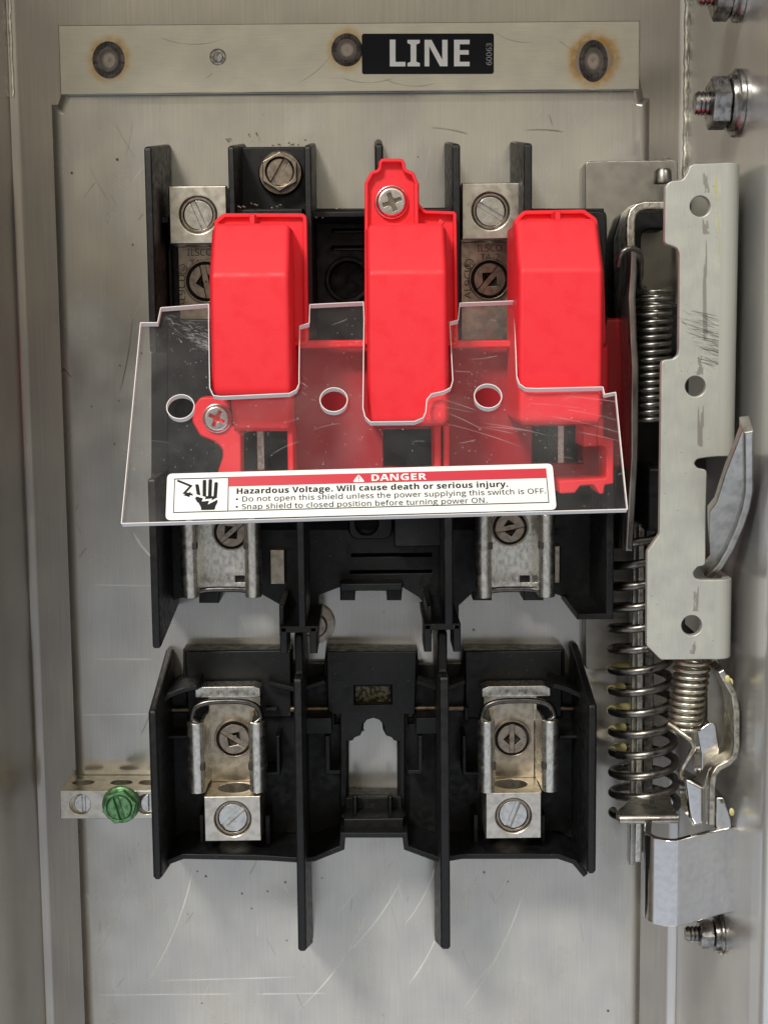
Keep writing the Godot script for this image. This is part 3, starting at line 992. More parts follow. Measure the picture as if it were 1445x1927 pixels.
func switch_base() -> void:
	var o := thing("disconnect_switch", "black moulded switch base standing behind the red cover", "switch base", Vector3(-1.78,-17.57, 0))
	var zt := 31.0
	# barrier walls along the top, one each
	var tops := [[-50.06, -48.49, 108.25, 0], [-32.43, -31.08, 0, 1], [-16.37, -14.91, 0, 1], [14.89, 16.57, 0, 1], [30.09, 31.78, 0, 1]]
	for k in tops.size():
		var st := mb()
		var yb := 38.54 if k == 0 else 40.88
		side_wall(st, tops[k][0], tops[k][1], pv([81.69, zt, 86.44, 0.3, yb, 0.3, yb, zt]))
		part("barrier_wall", st, M.black, o)
	var w4 := mb()
	side_wall(w4, -1.34, 0.4, pv([83.08, 22, 87.2, 0.3, 66.16, 0.3, 66.16, 22]), 0.5)
	part("barrier_wall", w4, M.black, o)
	# bolt pocket
	var pk := mb()
	box(pk, -32.92, 69.59, -16.83, 84.1, 0.4, 12, 0.4)
	box(pk, -32.92, 60.26, -16.83, 69.01, 0.4, 28, 0.5)
	part("bolt_pocket", pk, M.black, o)
	# floor behind the line side
	var fl := mb()
	var c := Vector2(-7.76,54.58)
	prism(fl, pv([-52.4,67.82, -33.65,67.65, -33.57,70.98, 50.83,70.21, 51.41,-4.23, -54.46,-3.01]), 0.4, 8, {"bi": 0.3, "holes": [circle(c, 4.2, 28), rect(-11.25,65.37,-2.15,66.21), rect(-11.31,61.42,-2.2,62.26)]})
	prism(fl, circle(c, 5.0, 20), 0.4, 1.2)
	part("line_side_floor", fl, M.black, o)
	var bo := mb()
	prism(bo, circle(c, 5.3, 32), 7.5, 9.2, {"bi": 0.3, "holes": [circle(c, 4.2, 28)]})
	part("boss_ring", bo, M.black, o)
	var rim := mb()
	box(rim, -15.34, 67.2, -1.38, 68.79, 0.5, 24, 0.5)
	box(rim, 8.2, 67.2, 15.37, 69.24, 0.5, 24, 0.5)
	box(rim, -15.45, 45.56, -14.74, 67.56, 0.5, 20, 0.4)
	part("pole_frame", rim, M.black, o)
	var rb := mb()
	prism(rb, rnd(pv([31.34,68.31, 47.91,67.71, 48.11,42.53, 31.39,42.69]), 1.6), 0.4, 30, {"bi": 0.6})
	part("right_pole_block", rb, M.black, o)
	var lb := mb()
	prism(lb, pv([-47.93,45.94, -31.24,45.77, -32.24,0.11, -48.85,0.3]), 0.4, 20, {"bi": 0.5})
	box(lb, -51.57, 66.95, -47.11, 68.33, 0.4, 18, 0.3)
	part("left_pole_block", lb, M.black, o)
	# left pole insert under the lug: small ribs
	var ri := mb()
	for r in [[-49.8,46.11,-48.96,61.56], [-48.24,46.09,-47.52,61.54]]: box(ri, r[0], r[1], r[2], r[3], 0.4, 12, 0.2)
	part("lug_rib", ri, M.black, o)
	# load side floor with its cut-out lower edge
	var ld := mb()
	prism(ld, pv([-53.24,9.45, 52.06,8.27, 53.32,-23.23, 46.03,-23.15, 43.89,-20.58, 37.6,-17.96, 37.24,-20.5, 32.59,-20.44, 32.59,-18.15, 25.08,-17.81, 25.07,-20.35, 20.69,-20.3, 20.69,-18.39, 17.3,-21.52, 17.28,-26.36, 9.37,-26.27, 9.4,-21.43, 8.16,-19.51, 4.06,-16.92, 3.78,-20.09, 0.4,-20.05, 0.42,-17.77, -7.08,-17.68, -7.11,-19.96, -10.61,-19.92, -10.57,-16.75, -15.59,-18.59, -15.71,-25.96, -24.22,-25.85, -24.38,-21.02, -28.71,-18.43, -29.93,-17.4, -38.68,-17.68, -39.11,-20.21, -43.73,-20.15, -43.67,-17.62, -53.1,-20.42]), 0.4, 8, {"bi": 0.3, "holes": [rect(-7.72,-9.57,10.98,-8.94), rect(-8.02,-13.6,10.96,-12.97)]})
	part("load_side_floor", ld, M.black, o)
	var cb := mb()
	prism(cb, rrect(-8.38,-5.25,1.94,2.33, 2.5), 7, 9.5, {"bi": 0.4, "holes": [circle(Vector2(-4.14,-1.59), 2.6, 24)]})
	box(cb, 2.17,-6.36,13.46,0.37, 7, 15, 0.4)
	box(cb, -10.43,-16.68,3.92,-14.94, 7, 14, 0.3)
	part("centre_rib", cb, M.black, o)
	# load side walls and barriers
	var lw := mb()
	side_wall(lw, -51.35, -49.61, pv([11.54, zt, -26.17, zt, -22.13, 0.4, 11.54, 0.4]))
	part("side_wall", lw, M.black, o)
	var rw := mb()
	side_wall(rw, 48.11, 49.86, pv([10.44, zt, -19.81, zt, -23.61, 0.4, 10.44, 0.4]))
	box(rw, 41.9, -20.72, 49.85, -19.29, 4, zt, 0.4)
	part("side_wall", rw, M.black, o)
	for e in [[-19.31, -17.47], [12.53, 14.61]]:
		var st := mb()
		side_wall(st, e[0], e[1], pv([11.38, 33, -21.65, 33, -24.88, 4, 11.38, 4]), 0.5)
		part("phase_barrier", st, M.black, o)
	for e in [[-23.23,-22.48,-14.77,-20.94, -23.28,-27.04,-21.66,-22.08, -16.79,-27.12,-15.17,-22.16], [8.18,-22.27,16.07,-20.74, 8.16,-27.07,9.78,-21.88, 14.55,-27.15,16.17,-21.96]]:
		var st := mb()
		box(st, e[0], e[1], e[2], e[3], 6, 33, 0.3)
		box(st, e[4], e[5], e[6], e[7] + 1.0, 20, 33, 0.3)
		box(st, e[8], e[9], e[10], e[11] + 1.0, 20, 33, 0.3)
		part("barrier_fork", st, M.black, o)
	for e in [[-23.52,-23.73,-22.44,-16.99], [8.93,-23.63,10.02,-17.38]]:
		var st := mb()
		box(st, e[0], e[1], e[2], e[3], 1, 30, 0.3)
		part("fork_web", st, M.black, o)
	# base bolt with slotted hexagon head
	var bc := Vector3(-22.48,78.11, 12)
	var bx := Transform3D(Basis(), bc)
	part("bolt_flange", lathe(mb(), pv([0.01, 1.6, 4.6, 1.6, 4.9, 1.3, 5.0, 0.5, 4.9, 0]), bx, 40), M.brown_screw, o)
	var hx := mb()
	var slot := bar(Vector2.ZERO, 12, 1.25, 1.05)
	prism(hx, circle(Vector2.ZERO, 4.35, 6, -1, 0.5), 1.5, 4.4, {"xf": bx, "bi": 0.2, "holes": [circle(Vector2.ZERO, 3.15, 24)]})
	prisms(hx, cut([circle(Vector2.ZERO, 3.1, 24)], slot), 1.5, 3.7, {"xf": bx, "bi": 0.35})
	prism(hx, circle(Vector2.ZERO, 3.1, 24), 1.5, 2.9, {"xf": bx})
	part("bolt_head", hx, M.brown_screw, o)
	var b2 := Transform3D(Basis(), Vector3(-16.83,-26.8, 1))
	part("lower_bolt_head", lathe(mb(), pv([0.01, 3.0, 2.6, 3.0, 3.0, 2.4, 3.0, 1.6, 4.6, 1.5, 4.8, 0]), b2, 28), M.brown_screw, o)
	# crossbar that the blades turn on, deep behind the cover
	var cr := thing("switch_crossbar", "dark red crossbar in the shade behind the red cover, carrying silvery blades", "crossbar", Vector3(52.18,11.79, 8))
	var cs := mb()
	prism(cs, rnd(pv([44.49,44.98, 53.89,45.12, 55.82,40.21, 56.47,23.77, 54.81,11.93, 44.71,10.85]), 2), 9, 22, {"bi": 0.8})
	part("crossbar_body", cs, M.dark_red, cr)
	for e in [[-28.11,10.05,-26.24,23.58], [38,9.91,39.65,24.05]]:
		part("contact_blade", box(mb(), e[0], e[1], e[2], e[3], 9, 26, 0.3), M.clip, cr)

func hump(o: Node3D, x0: float, x1: float, y_top: float, y_edge: float, y_bot: float) -> void:
	var st := mb()
	var prof := rnd(pv([y_bot, 26, y_top, 26, y_top, 40.5, y_top - 0.4, 41.5, y_edge, 49.5, y_bot, 49.5]), 2.2, 6)
	prism(st, prof, x0, x1, {"xf": Transform3D(AX, Vector3.ZERO), "bi": 1.3, "bb": true})
	part("blade_housing", st, M.red, o)

func red_cover() -> void:
	var o := thing("red_cover", "bright red moulded cover with three humps over the blades", "switch cover", Vector3(4.64,13.42, 30))
	hump(o, -35.04, -18.72, 64.79, 53.92, 29.41)
	hump(o, -3.55, 12.91, 64.51, 54.15, 23.16)
	hump(o, 26.83, 44.3, 65.07, 54.28, 23.15)
	var left := rnd(pv([-35.36,65.99, -33.31,67.51, -15.86,67.35, -15.97,39.76, -35.98,39.97]), 1.4)
	var mid := rnd(pv([-4.09,39.64, -3.69,73.5, -2.33,75.79, -0.76,76.21, -0.74,77.52, -0.18,78.39, 4.29,78.35, 4.84,77.47, 4.94,76.16, 6.61,75.6, 7.71,73.07, 7.68,69.01, 9.02,67.67, 15.52,67.39, 15.74,39.44]), 0.9)
	var right := rnd(pv([27.65,39.32, 27.64,65.52, 29.66,67.49, 42.46,67.59, 45.17,65.69, 46.73,53.7, 47.3,39.12]), 1.6)
	for e in [[left, 0.9, 1.0], [mid, 0.75, 1.6], [right, 0.9, 1.0]]:
		var fl := part("flange", prism(mb(), e[0], 31.2, 33, {"bi": 0.4}), M.red, o)
		var inner := Geometry2D.offset_polygon(e[0], -e[1])
		part("rim", prism(mb(), e[0], 32.9, 33.0 + e[2], {"bi": 0.22, "holes": [inner[0]]}), M.red, fl)
	# little ribs on the shoulders
	for e in [[Vector2(-26.88,64.45), Vector2(-26.83,66.6)], [Vector2(36.04,64.62), Vector2(36.03,66.67)], [Vector2(10.9,62.7), Vector2(12.23,65.16)]]:
		var d: Vector2 = e[1] - e[0]
		var st := mb()
		box(st, 0, -0.62, d.length(), 0.62, 33.5, 40.5, 0.3, Transform3D(Basis(Vector3(0, 0, 1), d.angle()), Vector3(e[0].x, e[0].y, 0)))
		part("locating_rib", st, M.red, o)
	# ear wall beside the screw
	var ew := mb()
	box(ew, 6.55, 63.52, 7.54, 72.96, 32, 37, 0.35)
	part("screw_ear_wall", ew, M.red, o)
	# web between the humps with its windows
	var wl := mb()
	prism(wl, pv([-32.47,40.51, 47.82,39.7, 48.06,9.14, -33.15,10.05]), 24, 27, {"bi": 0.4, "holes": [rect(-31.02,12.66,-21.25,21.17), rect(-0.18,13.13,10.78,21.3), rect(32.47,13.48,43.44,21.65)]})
	part("web_plate", wl, M.web_shaded_red, o)
	var wr := mb()
	box(wr, -18.44,39.15,-3.64,40.85, 29, 33, 0.5)
	box(wr, 14.38,38.82,28.54,40.52, 29, 33, 0.5)
	part("web_ridge", wr, M.red, o)
	var lo := mb()
	prism(lo, pv([-32.17,30.07, -19.39,29.94, -19.53,22, -31.47,22.13, -31.74,24.56]), 28, 42, {"bi": 1.4})
	part("blade_housing_foot", lo, M.red, o)
	for r in [[-20.5,12.94,-19.16,22.66], [10.19,12.6,11.75,22.89], [12.2,12.58,13.54,22.87], [41.59,18.07,44.61,22.54]]: part("window_frame", box(mb(), r[0], r[1], r[2], r[3], 28, 40, 0.4), M.red, o)
	var ear := rnd(pv([-32.77,29.1, -38.95,29.16, -40.7,26.82, -40.78,23.79, -39.27,20.95, -35.81,19.44, -34.5,17.85, -34.53,16.26, -35.62,13.33, -35.85,8.44, -30.64,8.38, -30.34,22.1, -32.57,23.13]), 1.6)
	part("screw_ear", prism(mb(), ear, 30, 36, {"bi": 0.5}), M.red, o)
	var ft := pv([44.47,24.31, 44.51,18.28, 46.41,18.04, 46.47,11.3, 36.37,10.97, 36.61,8.04, 39.98,8.22, 41.09,9.68, 43.79,9.87, 45.03,7.94, 46.05,7.93, 46.26,9.84, 48.16,10.05, 48.08,19.47, 45.95,20.06, 45.92,24.3])
	part("end_frame", prism(mb(), rnd(ft, 0.6), 30, 40, {"bi": 0.4}), M.red, o)
	var side := mb()
	box(side, 45.02,26.72,48.09,39.13, 26, 34, 1.2)
	part("side_cheek", side, M.red, o)
	pan_screw("fixing_screw", Vector3(1.97,69.5,33), 3.67, 0.35, o)
	pan_screw("fixing_screw", Vector3(-35.49,24.62,35.8), 3.25, 1.1, o)

func clear_shield() -> void:
	var X := Transform3D(Basis(Vector3(1.00000,0.00000,0.00000), Vector3(0.00000,0.85055,-0.52590), Vector3(-0.00000,0.52590,0.85055)), Vector3(0.00000,6.55362,66.00000))
	var o := thing("clear_shield", "tilted clear plastic shield with cut-outs round the red humps", "safety shield", X.origin)
	var p := pv([-46.08,48.52,-36.23,49.31,-36.09,45.68,-35.26,29.27,-34.45,27.55,-32.94,27.28,-19.2,27.85,-17.83,28.69,-17.31,30.04,-17.34,32.77,-17.35,43.78,-15.39,44.4,-15.31,48.94,-4.19,49.46,-4.11,45.3,-4.5,24.26,-4.09,22.31,-3.04,21.09,5.74,21.11,7.45,21.93,8.02,23.25,8.31,26.05,9.3,27.38,11.78,27.97,13.2,28.81,13.68,30.41,13.51,44.32,15.28,44.81,15.76,48.96,27.15,49.35,26.92,44.93,26.62,31.25,27.06,29.51,28.18,28.51,30.53,28.36,43.84,28.57,44.03,26.84,46.31,27.3,46.41,1.31,-51.08,-0.52,-50.05,44.94,-46.55,44.9])
	var holes := []
	for c in pv([-40.94,25.06,-10.34,26.28,20.61,26.76]): holes.append(circle(c, 2.75, 28))
	var t := 1.5
	# faces
	for z in [-t, 0.0]:
		var st := mb()
		cap(st, ccw(p), holes.map(func(h): return ccw(h, false)), z, 1.0 if z == 0.0 else -1.0, X)
		part("clear_face", st, M.pane, o)
	var f := mb()
	cap(f, ccw(p), holes.map(func(h): return ccw(h, false)), -t - 0.05, 1.0, X)
	part("scuffed_film", f, M.film, o)
	var e := mb()
	var loops := [ccw(p)]
	for h in holes: loops.append(ccw(h, false))
	for l in loops:
		for i in l.size():
			var a: Vector2 = l[i]
			var b: Vector2 = l[(i + 1) % l.size()]
			var d := (b - a).normalized()
			var n := X.basis * Vector3(d.y, -d.x, 0)
			quad(e, [X * Vector3(a.x, a.y, -t), X * Vector3(b.x, b.y, -t), X * Vector3(b.x, b.y, 0), X * Vector3(a.x, a.y, 0)], [n, n, n, n], [a, b, b, a])
		var ring := PackedVector3Array()
		for q in l: ring.append(X * Vector3(q.x, q.y, -0.05))
		ring.append(ring[0])
		for i in ring.size() - 1: tube(e, PackedVector3Array([ring[i], ring[i + 1]]), 0.11, 6)
	part("cut_edge", e, M.pane_edge, o)
	# danger label
	var q := pv([-42.63,-0.07,32.71,1.25,33.17,11.39,-42.52,9.88])
	var ang := (q[1] - q[0]).angle()
	var w := q[0].distance_to(q[1])
	var h := (q[0].distance_to(q[3]) + q[1].distance_to(q[2])) / 2
	var L := X * Transform3D(Basis(Vector3(0, 0, 1), ang), Vector3(q[0].x, q[0].y, 0.12))
	var d := thing("danger_label", "white DANGER label with red band along the shield's lower edge", "warning label", L.origin)
	var u := w / 735.0
	var v := h / 88.0
	part("label_film", prism(mb(), rrect(0, 0, w, h, 1.1), 0, 0.12, {"xf": L, "bi": 0.05}), M.decal_white, d)
	part("printed_border", prism(mb(), rect(14 * u, 13 * v, 722 * u, 78 * v), 0.12, 0.14, {"xf": L, "holes": [rect(15.6 * u, 14.8 * v, 720.4 * u, 76.2 * v)]}), M.ink, d)
	part("red_band", prism(mb(), rect(117 * u, 60 * v, 722 * u, 78.5 * v), 0.12, 0.155, {"xf": L}), M.decal_red, d)
	part("divider", prism(mb(), rect(116 * u, 14 * v, 117.6 * u, 78 * v), 0.12, 0.15, {"xf": L}), M.ink, d)
	var write := func(called: String, s: String, x: float, y: float, cap_px: float, fit: float, m: Material, bold: bool) -> void:
		lettering(called, s, cap_px * v, Transform3D(L.basis, L * Vector3(x * u, y * v, 0.17)), m, d, bold, fit * u)
	write.call("heading_text", "DANGER", 386, 69, 12, 104, M.white, true)
	write.call("bold_text", "Hazardous Voltage. Will cause death or serious injury.", 131, 50.5, 10.5, 514, M.ink, true)
	write.call("instruction_text", "• Do not open this shield unless the power supplying this switch is OFF.", 130, 35.5, 9.6, 586, M.ink, false)
	write.call("instruction_text", "• Snap shield to closed position before turning power ON.", 130, 21, 9.6, 474, M.ink, false)
	var tr := mb()
	prism(tr, rnd(pv([352 * u, 62 * v, 376 * u, 62 * v, 364 * u, 76.5 * v]), 0.25), 0.155, 0.18, {"xf": L})
	part("warning_triangle", tr, M.white, d)
	var ex := mb()
	prism(ex, rect(363 * u, 66.5 * v, 365 * u, 73 * v), 0.18, 0.2, {"xf": L})
	prism(ex, rect(363 * u, 63.6 * v, 365 * u, 65.2 * v), 0.18, 0.2, {"xf": L})
	part("exclamation_mark", ex, M.decal_red, d)
	# hand struck by a spark
	var hd := mb()
	for k in [[62, 40, 66, 0.16], [72, 34, 74, 0.02], [82, 33, 75, -0.02], [92, 34, 69, -0.06]]:
		prism(hd, rnd(pv([(k[0] - 3.4) * u, k[1] * v, (k[0] + 3.4) * u, k[1] * v, (k[0] + 3.4 - k[3] * 30) * u, k[2] * v, (k[0] - 3.4 - k[3] * 30) * u, k[2] * v]), 0.38), 0.12, 0.16, {"xf": L})
	prism(hd, rnd(pv([58 * u, 44 * v, 60 * u, 33 * v, 66 * u, 22 * v, 66 * u, 17 * v, 92 * u, 17 * v, 93 * u, 23 * v, 97 * u, 31 * v, 96 * u, 42 * v]), 0.3), 0.12, 0.165, {"xf": L})
	prism(hd, rnd(pv([60 * u, 30 * v, 54 * u, 40 * v, 58 * u, 43 * v, 66 * u, 34 * v]), 0.3), 0.12, 0.17, {"xf": L})
	part("hand_symbol", hd, M.ink, d)
	var sp := mb()
	prism(sp, sheet(pv([20 * u, 74 * v, 46 * u, 63 * v, 34 * u, 50 * v, 52 * u, 46 * v]), 0.42), 0.12, 0.16, {"xf": L})
	prism(sp, pv([32 * u, 46 * v, 46 * u, 52 * v, 44 * u, 42 * v]), 0.12, 0.158, {"xf": L})
	part("spark_wire", sp, M.ink, d)
	var bolt := mb()
	prism(bolt, sheet(pv([50 * u, 47 * v, 72 * u, 40 * v, 70 * u, 35 * v, 84 * u, 36 * v, 82 * u, 30.5 * v, 97 * u, 38 * v]), 0.4), 0.16, 0.185, {"xf": L})
	part("white_spark", bolt, M.decal_white, d)

func fuse_base() -> void:
	var o := thing("fuse_holder", "black moulded fuse base with two tall barriers, below the shield", "fuse base", Vector3(-3.82,-86.54, 0))
	var fl := mb()
	var win := pv([-9.26,-67.78, -9.08,-54, -7.93,-53.89, -7.41,-53.11, -6.01,-52.61, -5.49,-51.57, -5.34,-50.01, -4.44,-48.85, -3.16,-48.47, -1.9,-48.88, -1.02,-50.06, -0.91,-51.63, -0.41,-52.68, 0.99,-53.22, 1.49,-54.01, 2.63,-54.16, 2.51,-67.94])
	prism(fl, pv([-51.21,-41.62, -48.27,-40.37, -48.04,-31.6, -22.18,-31.92, -22.33,-40.18, -20.83,-41.62, -15.1,-39.75, -14.23,-32.02, 7.51,-32.3, 8.09,-40.05, 13.53,-42.06, 17.98,-40.18, 18.52,-32.43, 42.59,-32.73, 42.63,-41.53, 46.45,-43.52, 46.67,-81.02, 41.25,-77.61, 18.1,-77.29, 12.31,-77.87, 4.62,-75.38, 4.39,-72.46, -10.86,-72.25, -11.15,-75.16, -17.85,-77.45, -29.39,-77.03, -48.58,-76.36, -53.54,-79.61]), 0.5, 6, {"bi": 0.3, "holes": [win, rect(-7.29,-45.35,1.08,-41.2), rect(-12.32,-50.18,-11.05,-47.97), rect(5.22,-50.41,6.49,-48.2)]})
	part("floor", fl, M.black, o)
	# raised fields
	for r in [[-47.39,-48.1,-22.35,-31.64], [18.62,-48.95,41.87,-32.45]]: part("raised_field", box(mb(), r[0], r[1], r[2], r[3], 3, 7.8, 0.5), M.black, o)
	var ce := mb()
	prism(ce, pv([-14.01,-31.89, 7.28,-32.16, 6.79,-47.42, 4.4,-47.39, 4.21,-70.14, -11.28,-69.92, -10.96,-47.19, -13.86,-47.15]), 6.2, 9, {"bi": 0.3, "holes": [inset(ccw(win), -0.35), rect(-7.51,-44.84,1.29,-40.22)]})
	part("centre_column", ce, M.black, o)
	part("greased_slot_floor", box(mb(), -7.94,-46.13,1.73,-40.8, 3.0, 5.0, 0.2), M.slot_floor, o)
	for r in [[-22.74,-44.35,-14.06,-36.26], [7.17,-44.76,19.2,-36.66]]: part("low_floor", box(mb(), r[0], r[1], r[2], r[3], 0.5, 3.0, 0.2), M.black, o)
	# bottom wall, drawn along the lower edge
	var bw := mb()
	var edge := pv([-52.53,-80.94, -50.49,-77.92, -47.16,-76.7, -28.24,-77.35, -20.67,-77.97, -17.24,-77.76, -10.72,-75.19, -10.44,-72.16, 3.86,-72.36, 4.2,-75.4, 11.77,-78.43, 17.05,-77.61, 39.13,-77.92, 42.82,-79.25, 45.54,-82.6])
	prism(bw, sheet(edge, 1.3), 0.5, 22, {"bi": 0.25})
	part("bottom_wall", bw, M.black, o)
	# top wall pieces (V shaped) between the poles
	for e in [pv([-27.65,-38.78, -26.41,-39.18, -20.82,-40.78, -14.3,-38.7]), pv([7.17,-38.97, 13.15,-41.21, 18.54,-39.11])]:
		part("top_rib", prism(mb(), sheet(e, 1.1), 4, 11, {"bi": 0.2}), M.black, o)
	for e in [pv([-51.84,-41.15, -49.85,-39.56, -46.53,-38.36, -43.24,-37.65]), pv([38.14,-38.32, 41.32,-39.23, 44.26,-40.64, 45.99,-42.41])]:
		part("shoulder", prism(mb(), sheet(e, 1.3), 2, 19, {"bi": 0.3}), M.black, o)
	# side walls
	for e in [[-52.74, -50.86], [44.39, 46.41]]:
		var st := mb()
		side_wall(st, e[0], e[1], pv([-40.01, 31, -37.66, 22, -31.93, 0.5, -83.09, 0.5, -78.74, 31]), 0.6)
		part("side_wall", st, M.black, o)
	# tall barriers
	for e in [[-20.52, -18.64], [11.45, 13.56]]:
		var st := mb()
		side_wall(st, e[0], e[1], pv([-24.01, 26, -33.45, 26, -32.52, 33, -94.96, 33, -107.46, 0.6, -24.01, 0.6]), 0.45)
		part("phase_barrier", st, M.black, o)
	# ribs beside each barrier and clip
	var rbs := mb()
	for r in [[-14.46,-60.12,-13.34,-50.92], [-14.52,-60.14,-11.04,-59.11], [7.31,-60.41,8.31,-51.2], [4.79,-60.4,8.28,-59.37], [-25.9,-60.35,-25.03,-50.77], [-28.47,-60.33,-25.11,-59.43], [17.65,-60.94,18.52,-51.34], [17.64,-60.96,21.63,-60.06], [-19.2,-50.44,-12.82,-46.6], [6.84,-50.78,12.36,-46.93], [-28.56,-45.91,-25.71,-45.02], [18.43,-48.8,19.42,-45.62], [-52.75,-51.14,-45.9,-50.37], [40.35,-52.35,45.61,-51.58], [-28.84,-78.45,-27.6,-69.88], [20.17,-79.14,21.29,-70.56], [36.17,-79.37,37.16,-70.78], [-44.27,-78.23,-43.29,-69.66]]: box(rbs, r[0], r[1], r[2], r[3], 4, 10 if r[1] > -50 else 14, 0.2)
	part("floor_rib", rbs, M.black, o)
	var lt := mb()
	box(lt, -10.38,-73.67,3.72,-69.58, 10, 18, 0.4)
	box(lt, -10.94,-71.08,4.32,-70.17, 10.5, 14, 0.3)
	part("snap_latch", lt, M.black, o)
	part("latch_back", box(mb(), -9.99,-72.97,3.42,-67.09, 8.8, 10.4, 0.2), M.black, o)
	for r in [[-8.15,-70.89,-7.03,-65.47], [0.09,-71,1.22,-65.59]]: part("latch_pin", box(mb(), r[0], r[1], r[2], r[3], 11, 14, 0.5), M.black, o)
	var rod := mb()
	tube(rod, pv3([-51.2,-46.03, 7, -12.89,-46.27, 7]), 0.75, 10)
	tube(rod, pv3([6.49,-46.39, 7, 47.09,-46.91, 7]), 0.75, 10)
	part("cross_rod", rod, M.brass, o)

func lugs_and_clips() -> void:
	# line side lugs (wire enters from above)
	var a := lug("upper left wire lug with its slot tilted steeply, beside left red hump", -40.43, 68.62, 19, 12.74, 12.51, 41.24, -1, 54.45, 4.96, 1.98, 1.75, -40.04 - -40.43)
	var b := lug("upper wire lug standing between the centre and right red humps", 24.01, 68.84, 19, 12.79, 12.21, 40.58, -1, 54.3, 4.73, -0.55, 0.85, 24.51 - 24.01)
	for e in [[a, Vector3(-41.44,61.08,9.05), Vector3(-41.5,58.69,9.05), Vector3(-45.66,52.38,9.05), Vector3(-45.41,57.3,9.05)], [b, Vector3(24.61,61.42,9.05), Vector3(24.72,59.38,9.05), Vector3(19.6,53.91,9.05), Vector3(19.98,57.87,9.05)]]:
		lettering("stamped_letters", "ILSCO", 1.58, Transform3D(Basis(), e[1]), M.stamp, e[0], false, 5.59, 1)
		lettering("stamped_letters", "TA-2", 1.46, Transform3D(Basis(), e[2]), M.stamp, e[0], false, 4.37, 1)
		lettering("stamped_letters", "AL9CU", 1.46, Transform3D(Basis(Vector3(0, 0, 1), PI / 2), e[3]), M.stamp, e[0], false, 7.53, 1)
		var rg := mb()
		var c: Vector3 = e[4]
		prism(rg, circle(Vector2(c.x, c.y), 1.15, 20), 9.0, 9.06, {"holes": [circle(Vector2(c.x, c.y), 0.95, 20)]})
		part("stamped_ring", rg, M.stamp, e[0])
		lettering("stamped_letters", "SR", 0.97, Transform3D(Basis(Vector3(0, 0, 1), 0.3), c), M.stamp, e[0], false, 1.58, 1)
	# load side lugs (wire enters from below)
	var l2 := lug("lower left wire lug with bright slotted screw in the fuse base", -35.81, -68.58, 20, 13.11, 10.78, -41.72, 1, -52.39, 4.64, 0.72, 2.55, -36.02 - -35.81)
	var r2 := lug("lower right wire lug with copper tinged screw hole in the fuse base", 29.02, -68.71, 20, 12.92, 11.07, -42.57, 1, -53.26, 4.54, 1.2, 1.57, 29.65 - 29.02)
	for e in [[l2, Vector3(-37.16,-77.8,8)], [r2, Vector3(30.49,-78.48,8)]]:
		var c: Vector3 = e[1]
		part("lower_screw_rim", lathe(mb(), pv([2.5, 0.6, 2.9, 1.0, 3.5, 1.0, 3.7, 0.0]), Transform3D(Basis(), Vector3(c.x, c.y + 0.4, 7)), 28), M.screw, e[0])
	# fuse clips
	fuse_clip("lower left fuse clip with its wire ring on top", Vector3(-36.89,-53.9,9.2), false, 6.94, -8.52, 8.04, 1.46, 12.66, 4.1, true)
	fuse_clip("lower right fuse clip with its wire ring on top", Vector3(30.23,-54.4,9.2), false, 7.34, -8.8, 8.07, 1.47, 12.47, 4.1, true)
	for e in [["upper left fuse clip just below the danger label", Vector3(-37.18,-6.8,9.2), 9.0, Vector3(-35.58,-3.03,9.5), 0.7], ["upper right fuse clip just below the danger label", Vector3(29.46,-7.58,9.2), 9.0, Vector3(29.06,-2.78,9.5), 0.2]]:
		var c := fuse_clip(e[0], e[1], true, 7.19, -8.99, 10.07, 1.44, 8.87, -1.4, false)
		var holder := thing("clip_screw", "square socket screw holding the " + ("left" if e[1].x < 0 else "right") + " clip under the danger label", "screw", e[3], "clip screws under the danger label")
		square_screw("screw_head", e[3], 4.4, e[4], holder)
	for e in [["left", -26.81,-15.6,-23.34,-7.46], ["right", 38.58,-16.13,40.94,-7.34]]:
		var t := thing("terminal_strap", "copper coloured terminal strap end right of the upper " + e[0] + " fuse clip", "terminal strap", Vector3((e[1] + e[3]) / 2, e[2], 8), "terminal straps")
		part("strap", box(mb(), e[1], e[2], e[3], e[4], 7.5, 9.6, 0.25), M.tin_tongue, t)

